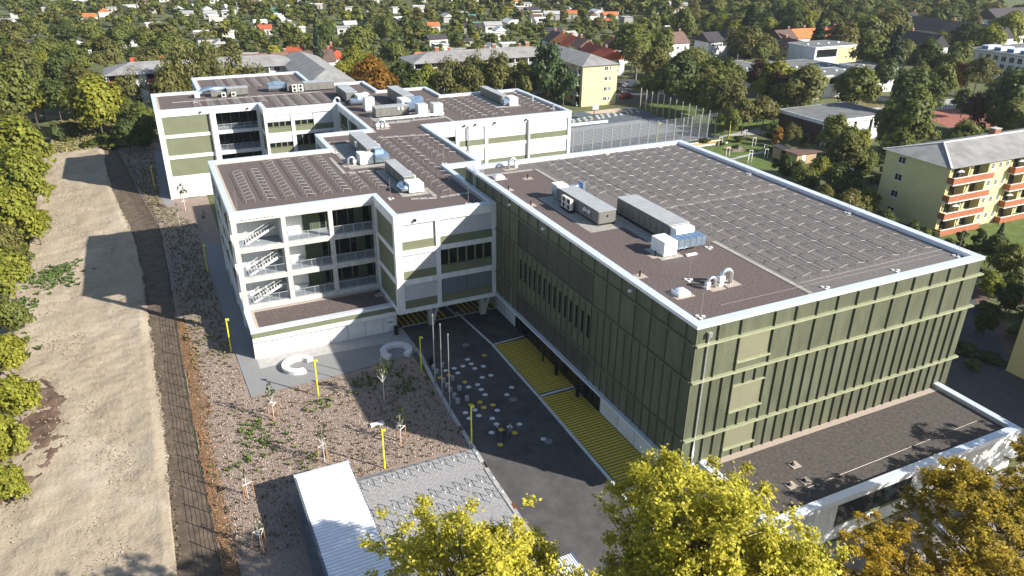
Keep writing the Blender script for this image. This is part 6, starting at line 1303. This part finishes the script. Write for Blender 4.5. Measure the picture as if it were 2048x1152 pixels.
def blocked(x, y, mg=1.0): return any(a-mg < x < c+mg and b-mg < y < d+mg for a, b, c, d in BLD)
def region_label(x, y, sp, h):
    nm = SPN[sp]+('' if sp in 'ck' else ' tree') if sp not in ('b',) else 'thin leaved birch tree'
    if x < -45 and y < 135: return nm+' in the belt along the left of the sand plot'
    if x < 0 and y < 230: return nm+' at the left behind the dry grass'
    if x < 70 and y < 225 and y > 140: return nm+' in front of the cream apartment block' if y < 190 else nm+' between the apartment blocks and gardens'
    if y < 40: return nm+' between the hall and the yellow apartment block' if x > 40 else nm+' in the forecourt'
    if x < 96 and y < 75: return nm+' just behind the right edge of the hall roof'
    if x > 150 and y < 255: return nm+' around the pavilion school at right'
    if x < 150 and y < 165: return nm+' between the ball court and the brick gym'
    return nm+' in the allotment gardens'
ALL = []
for x, y, h, rad, sp in MAN:
    if blocked(x, y, 0.3): continue
    ALL.append((x, y, h, rad, sp, False))
EXTRA = [(-29.5,167,20,4.6,'b'),(-27,170,22,5.2,'b'),(-20.5,170,23,5.4,'b'),(-14,169,20,4.8,'b'),(-9,167,17,4.2,'b'),(-30,162,17,4.6,'o'),(-24,164,18,4.6,'b'),(-17,165,17,4.2,'b'),(14.5,204,20,2.3,'c'),(-39,170,16,4.4,'b'),(-31.5,157,13,4.2,'b'),(-37.5,152,9,3.8,'g'),(-41,146,7,3,'d'),(-38,143,6,2.8,'d'),(-46,176,12,4.6,'o'),(-49,184,12,5,'o'),
 (34,158,14,4.6,'y'),(37,154,15,4.6,'b'),(41,160,17,4.6,'b'),(44.5,153,14,4.4,'o'),(48,158,18,4.8,'b'),(52,152,15,4.6,'o'),(55.5,158,17,4.4,'b'),(59,152,15,4.8,'b'),(62,158,13,4.2,'y'),(57,147,11,3.6,'o'),(43,157,12,4.4,'o'),(50,156,13,4.2,'y'),(46,147,8,3.8,'o'),(38,148,9,4.2,'o'),(31,160,12,5,'d'),(27,150,12,5.2,'g'),(21,158,13.5,5.8,'r'),(15,154,9,4.2,'y'),(66.5,150,15,5.6,'k'),(68,143.5,12,4.4,'k')]
for e in EXTRA: ALL.append((*e, False))
rg = random.Random(77)
# more trees closing the belts
for _ in range(26): 
    y = rg.uniform(20,150); x = -58-abs(rg.gauss(0,1))*7-(2 if y < 90 else 0)
    h = rg.uniform(6,11); ALL.append((x,y,h,h*rg.uniform(0.36,0.46),rg.choice('yygo'),False))
for _ in range(60):
    x = rg.uniform(-120,-60); y = rg.uniform(150,270); h = rg.uniform(7,13)
    if not blocked(x,y,2): ALL.append((x,y,h,h*rg.uniform(0.36,0.46),rg.choice('ggodyg'),False))
for _ in range(210):
    x = rg.uniform(95,330); y = rg.uniform(40,250); h = rg.uniform(8,15)
    if x < 150 and y > 140 and x < 112: continue
    if blocked(x,y,3) or (140 < x < 190 and 78 < y < 126): continue
    if y > 230-0.1*x and x < 180: continue
    h *= 1.12; ALL.append((x,y,h,h*rg.uniform(0.38,0.50),rg.choice('gggdodgogbgyd'),False))
for _ in range(28):
    x = rg.uniform(40,76); y = rg.uniform(8,76); h = rg.uniform(3,6.5)
    if x < 45 and y > 30: x += 8
    ALL.append((x,y,h,h*0.45,rg.choice('ggodd'),True))
for _ in range(34):
    x = rg.uniform(-34,110); y = rg.uniform(186,212); h = rg.uniform(5,10)
    if not blocked(x,y,2): ALL.append((x,y,h,h*0.43,rg.choice('ggodoyb'),True))
# allotment gardens
HUTS = []
def huts_ok(x, y, mg): return all((x-a)**2+(y-b)**2 > mg*mg for a, b, *_ in HUTS)
for _ in range(4000):
    if len(HUTS) >= 185: break
    x = rg.uniform(-150,420); y = rg.uniform(236,600)
    if not in_view((x,y,2),10) or blocked(x,y,4) or (x > 190 and y < 300-0.0*x and x > 240): continue
    if huts_ok(x,y,10.0): HUTS.append((x,y))
cand = 0
for _ in range(24000):
    x = rg.uniform(-170,470); y = rg.uniform(226,640)
    if not in_view((x,y,3),60) or blocked(x,y,2.0): continue
    if any((x-a)**2+(y-b)**2 < 14 for a, b in HUTS): continue
    # keep clear in front of huts so that they show
    if any(abs((x-a)) < 4.6 and -10 < (y-b) < 0 for a, b in HUTS) and rg.random() < 0.85: continue
    big = x > 200 and rg.random() < 0.5
    h = rg.uniform(7,13) if big else max(2.6, rg.gauss(5.0,1.6)); ALL.append((x,y,h,h*rg.uniform(0.44,0.60),rg.choice('gggodggobgdgocgy' if not big else 'gdogdg'),True)); cand += 1
    if cand > 3500: break
def appar(e):
    u, v, z = to_px((e[0],e[1],e[2]*0.6))
    return e[2]/z if (z > 1 and -60 < u < 2108 and -80 < v < 1232) else 0.0
ALL.sort(key=lambda e: -appar(e))
ORD = ALL[:330]; REST = ALL[330:]
for x, y, h, rad, sp, sm in ORD: tree(x,y,h,rad,sp,region_label(x,y,sp,h),'background trees',sm and h < 5.5)
# the rest reads as one mass of garden trees
lo_ = [leaf_cloud(600+i, 120, 0.30, 10) for i in range(5)]; rgn = np.random.default_rng(5); 
VS = []; 
fw_root = thing('garden_woodland', 'dense mass of small trees filling the allotment gardens', 'trees', (60,300,0)); fw_root['kind'] = 'stuff'
buckets = {}
for x, y, h, rad, sp, sm in REST: buckets.setdefault({'k':'d','c':'d'}.get(sp,sp), []).append((x,y,h,rad))
for sp, es in sorted(buckets.items()):
    VS = []
    for x, y, h, rad in es:
        V = lo_[rgn.integers(0,5)]; a = rgn.uniform(0,6.28); c, s = math.cos(a), math.sin(a)
        VS.append(np.stack([x-60+(V[:,0]*c-V[:,1]*s)*rad, y-300+(V[:,0]*s+V[:,1]*c)*rad, h*0.08+V[:,2]*h*0.92],1))
    o = link('tree_crowns', quads_mesh('tree_crowns', np.concatenate(VS), LEAF[sp]), fw_root); o['kind'] = 'stuff'
# ---- foreground trees with full branching
def big_tree(x, y, h, rad, sp, label, n, seed, lo=0.28, limbs=40, twigs=420, leaf=0.022):
    t = thing('tree', label, 'tree', (x,y,0), 'large trees in the foreground')
    V, T = branchy_cloud(seed, n, leaf, limbs, twigs); sc = np.array([rad,rad,h*(1-lo)]); of = np.array([0,0,h*lo])
    o = bpy.data.objects.new('crown', quads_mesh('crown', V*sc+of, LEAF[sp])); COL.objects.link(o); o.parent = t
    q = MB(); r0 = 0.017*h; z0 = h*(lo+0.05); q.tube([(0,0,-0.1),(0.1,0.05,z0),(0.0,0.1,h*0.85)], r0, 8, r0*0.25); rg_ = random.Random(seed); T = T*sc+of
    for k in range(0, len(T), 3):
        e = T[k]; zz = min(max(z0*0.9, e[2]-abs(e[0])*0.5-abs(e[1])*0.5-rg_.uniform(0.5,1.5)), h*0.8)
        q.tube([(0,0,zz),(e[0]*0.5+rg_.uniform(-.3,.3),e[1]*0.5+rg_.uniform(-.3,.3),zz+(e[2]-zz)*0.42),(e[0],e[1],e[2])], r0*0.22, 4, 0.012)
    me = q.mesh('trunk'); me.materials.append(BARK); link('trunk', me, t)
big_tree(-13.2,-17.6,21.2,7.4,'F','large bright yellow maple at bottom centre hiding the hall corner',84000,31,0.38,54,1000,0.0148)
big_tree(-24.9,-13.6,19.6,6.6,'F','bright yellow tree at the bottom edge over the bike racks',44000,32,0.44,38,560,0.0155)
big_tree(4.6,-18.0,10.0,5.8,'A','golden brown tree in front of the annex window',32000,33,0.30,36,420,0.019)
big_tree(14.2,-18.2,11.4,7.0,'A','golden tree with dark branches at the lower right corner',40000,34,0.30,42,520,0.018)
big_tree(34.5,-17.5,13,5.5,'A','golden tree beyond the right end of the annex',8000,35,0.30,30,220,0.028)
big_tree(24.5,-17.0,10.6,5.6,'A','golden tree left of the annex end at the right edge',30000,36,0.28,36,420,0.02)
big_tree(9.0,-22.5,10.2,5.4,'A','golden brown tree cut by the bottom edge at right',26000,37,0.28,36,400,0.02)
# ---- young staked trees in the bed
STK = MB()
for k in range(3): a = k*2.094+0.4; STK.tube([(0.55*math.cos(a),0.55*math.sin(a),-0.1),(0.50*math.cos(a),0.50*math.sin(a),1.9)],0.045,6)
STK = STK.mesh('stakes'); STK.materials.append(STAKE); TIE = MB()
for k in range(3): a = k*2.094+0.4; b = a+2.094; TIE.beam((0.5*math.cos(a),0.5*math.sin(a),1.82),(0.5*math.cos(b),0.5*math.sin(b),1.82),0.03,0.09)
TIE = TIE.mesh('tie_boards'); TIE.materials.append(STEMW)
YM = [quads_mesh('crown', branchy_cloud(700+i, 520, 0.085, 14, 60)[0]*np.array([0.75,0.75,1]), LEAF['s']) for i in range(3)]; YB = trunk_mesh(77,1.0,0.022,0.42,0.30,STEMW,9)
for i, (x, y, h, lb, sk, r) in enumerate(((-29.5,27.9,4.8,'young leafy tree with stakes below the left ring bench',1,0.8),(-18.3,26.4,5.4,'young bushy tree in the shaded half of the bed',0,1.1),(-18.9,18.7,4.4,'young staked tree near the stone slab',1,0.75),(-26.35,18.8,4.9,'young staked tree near the shelter corner',1,0.8),(-33.6,16.6,3.6,'bare young tree with stakes beside the fence',1,0.35),(-33.5,9.9,3.9,'bare young staked tree nearest the bottom edge by the fence',1,0.5),(-32.9,98.0,5.4,'young tree against the white wall of the far wing',1,1.3),(-34.0,79.0,4.2,'bare young tree in the shaded side bed',0,0.3),(-34.3,90.6,4.4,'young tree with white stem in the sunny side bed',0,0.4),(-30.6,85.4,4.2,'thin young tree close to the front wing wall',0,0.5))):
    t = thing('young_tree', lb, 'tree', (x,y,0.05), 'newly planted trees', i*0.9)
    c = link('crown', YM[i%3], t, (0,0,h*0.40), 0, (r,r,h*0.60)); link('stem', YB, t, (0,0,0), 0, (r*1.6+0.8,r*1.6+0.8,h*0.92))
    if sk: link('stakes', STK, t); link('tie_boards', TIE, t)
# ---- shrubs under the trees
def shrub(x, y, h, rad, sp, lb): 
    t = thing('shrub', lb, 'shrub', (x,y,0), 'shrubs'); c = link('foliage', PROTO['small', tr_rg.randrange(3)], t, (0,0,-0.1*h), tr_rg.uniform(0,6), (rad,rad,h*1.1)); c.material_slots[0].link = 'OBJECT'; c.material_slots[0].material = LEAF[sp]
rg = random.Random(13)
for _ in range(34): x = rg.uniform(-60,-55.5); shrub(x, rg.uniform(20,140), rg.uniform(1.2,2.6), rg.uniform(1.0,2.0), rg.choice('yygs'), 'low shrub at the edge of the sand plot')
for _ in range(26): shrub(rg.uniform(-58,-36), rg.uniform(146,174), rg.uniform(1.0,2.6), rg.uniform(1.0,2.2), rg.choice('gdds'), 'low shrub in the dry grass beyond the sand plot')
for _ in range(70): shrub(rg.uniform(42,78), rg.uniform(2,78), rg.uniform(1.0,2.4), rg.uniform(1.0,2.2), rg.choice('gdsd'), 'low shrub in the greenery behind the hall')
for _ in range(40): shrub(rg.uniform(80,120), rg.uniform(50,102), rg.uniform(1.0,2.2), rg.uniform(1.0,2.0), rg.choice('gdsd'), 'low shrub between garden and brick gym')
# ---- allotment huts
HP = {}
def hut_proto(kind):
    if kind in HP: return HP[kind]
    w, d, h = {'gable':(5.8,4.8,2.6),'flat':(6.4,5.0,2.9),'lean':(5.0,4.2,2.5),'wide':(8.5,5.6,2.8)}[kind]
    if kind in ('gable','wide'):
        a = gable_wall(MB(),-w/2,-d/2,w/2,d/2,0,h,h+1.5,'x'); r = hip_roof(MB(),-w/2,-d/2,w/2,d/2,h,h+1.6,0.35,'x',True)
    else:
        a = MB().box(-w/2,-d/2,0,w/2,d/2,h); e = 0.35 if kind == 'lean' else 0.08
        r = MB().add([(-w/2-0.3,-d/2-0.3,h),(w/2+0.3,-d/2-0.3,h),(w/2+0.3,d/2+0.3,h+e),(-w/2-0.3,d/2+0.3,h+e),(-w/2-0.3,-d/2-0.3,h+0.18),(w/2+0.3,-d/2-0.3,h+0.18),(w/2+0.3,d/2+0.3,h+e+0.18),(-w/2-0.3,d/2+0.3,h+e+0.18)],[(3,2,1,0),(4,5,6,7),(0,1,5,4),(1,2,6,5),(2,3,7,6),(3,0,4,7)])
    g = MB().box(-w*0.34,-d/2-0.03,0.9,-w*0.08,-d/2-0.005,1.9); do = MB().box(w*0.1,-d/2-0.03,0.05,w*0.1+0.9,-d/2-0.005,2.0)
    ms = [x_.mesh(n_) for x_, n_ in ((a,'wall'),(r,'roof'),(g,'window'),(do,'door'))]; ms[0].materials.append(HUTW); ms[1].materials.append(TILER); ms[2].materials.append(GLASS); ms[3].materials.append(BARK); HP[kind] = ms; return ms
rg = random.Random(31)
for x, y in HUTS:
    kind = rg.choice(['gable','gable','flat','flat','lean','wide']); colr = rg.choice(['red','orange','brown','dark','grey','grey','white','white','grey','dark'] if kind in ('gable','wide') else ['grey','white','white','grey','dark','teal','grey'])
    t = thing('garden_hut', {'gable':'gabled','flat':'flat roofed','lean':'lean-to','wide':'long gabled'}[kind]+' allotment hut with '+{'white':'whitish'}.get(colr,colr)+' roof among the garden trees', 'hut', (x,y,0), 'allotment huts', rg.choice([0.0,0.1,-0.15,1.57,1.45,-0.35]))
    for nm, me in zip(('wall','roof','window','door'), hut_proto(kind)):
        o = link(nm, me, t)
        if nm == 'roof': o.material_slots[0].link = 'OBJECT'; o.material_slots[0].material = HUTR[colr]
# a blue and red hut with solar panels on the roof and a slender mast
t = thing('solar_hut', 'red house with blue solar panels on its roof above the grey block', 'hut', (-33,232,0)); gable_wall(MB(),-38,228,-29,236,0,4.5,7.4,'x').build('wall', W_, t); hip_roof(MB(),-38,228,-29,236,4.5,7.6,0.4,'x',True).build('roof', TILER, t); MB().add([(-37,228.6,5.0),(-31,228.6,5.0),(-31,231.6,7.3),(-37,231.6,7.3)],[(0,1,2,3)]).build('solar_panel', HUTR['blue'], t)
# ================================================================ LABELS: tell look-alikes apart by their order across the picture
def ordn(n): return {1:'leftmost',2:'second from left',3:'third from left',4:'fourth from left',5:'fifth from left',6:'sixth from left'}.get(n, '%d%s from left' % (n, {1:'st',2:'nd',3:'rd'}.get(n%10 if n//10%10 != 1 else 0,'th')))
by = {}
for o in SC.objects:
    if o.parent is None and 'label' in o.keys() and 'category' in o.keys(): by.setdefault(o['label'], []).append(o)
for lb, os_ in by.items():
    if len(os_) < 2: continue
    os_.sort(key=lambda o: to_px(o.location)[0])
    for i, o in enumerate(os_): o['label'] = lb+', '+(ordn(i+1) if i < len(os_)-1 else 'rightmost')
# ================================================================ THIN HAZE OF THE AIR
hz = MB().box(-1000,-400,-1.0,1600,1600,47.0).build('haze', GRASS); hz.data.materials.clear(); hm = bpy.data.materials.new('haze_air'); hm.use_nodes = True; hn = hm.node_tree
hn.nodes.remove(hn.nodes['Principled BSDF']); pvn = hn.nodes.new('ShaderNodeVolumePrincipled'); pvn.inputs['Color'].default_value = (0.90,0.94,1.0,1); pvn.inputs['Density'].default_value = 0.0001; pvn.inputs['Anisotropy'].default_value = 0.2
hn.links.new(pvn.outputs[0], hn.nodes['Material Output'].inputs['Volume']); hz.data.materials.append(hm); tag(hz, None, None, None, 'stuff'); SC.cycles.volume_bounces = 0
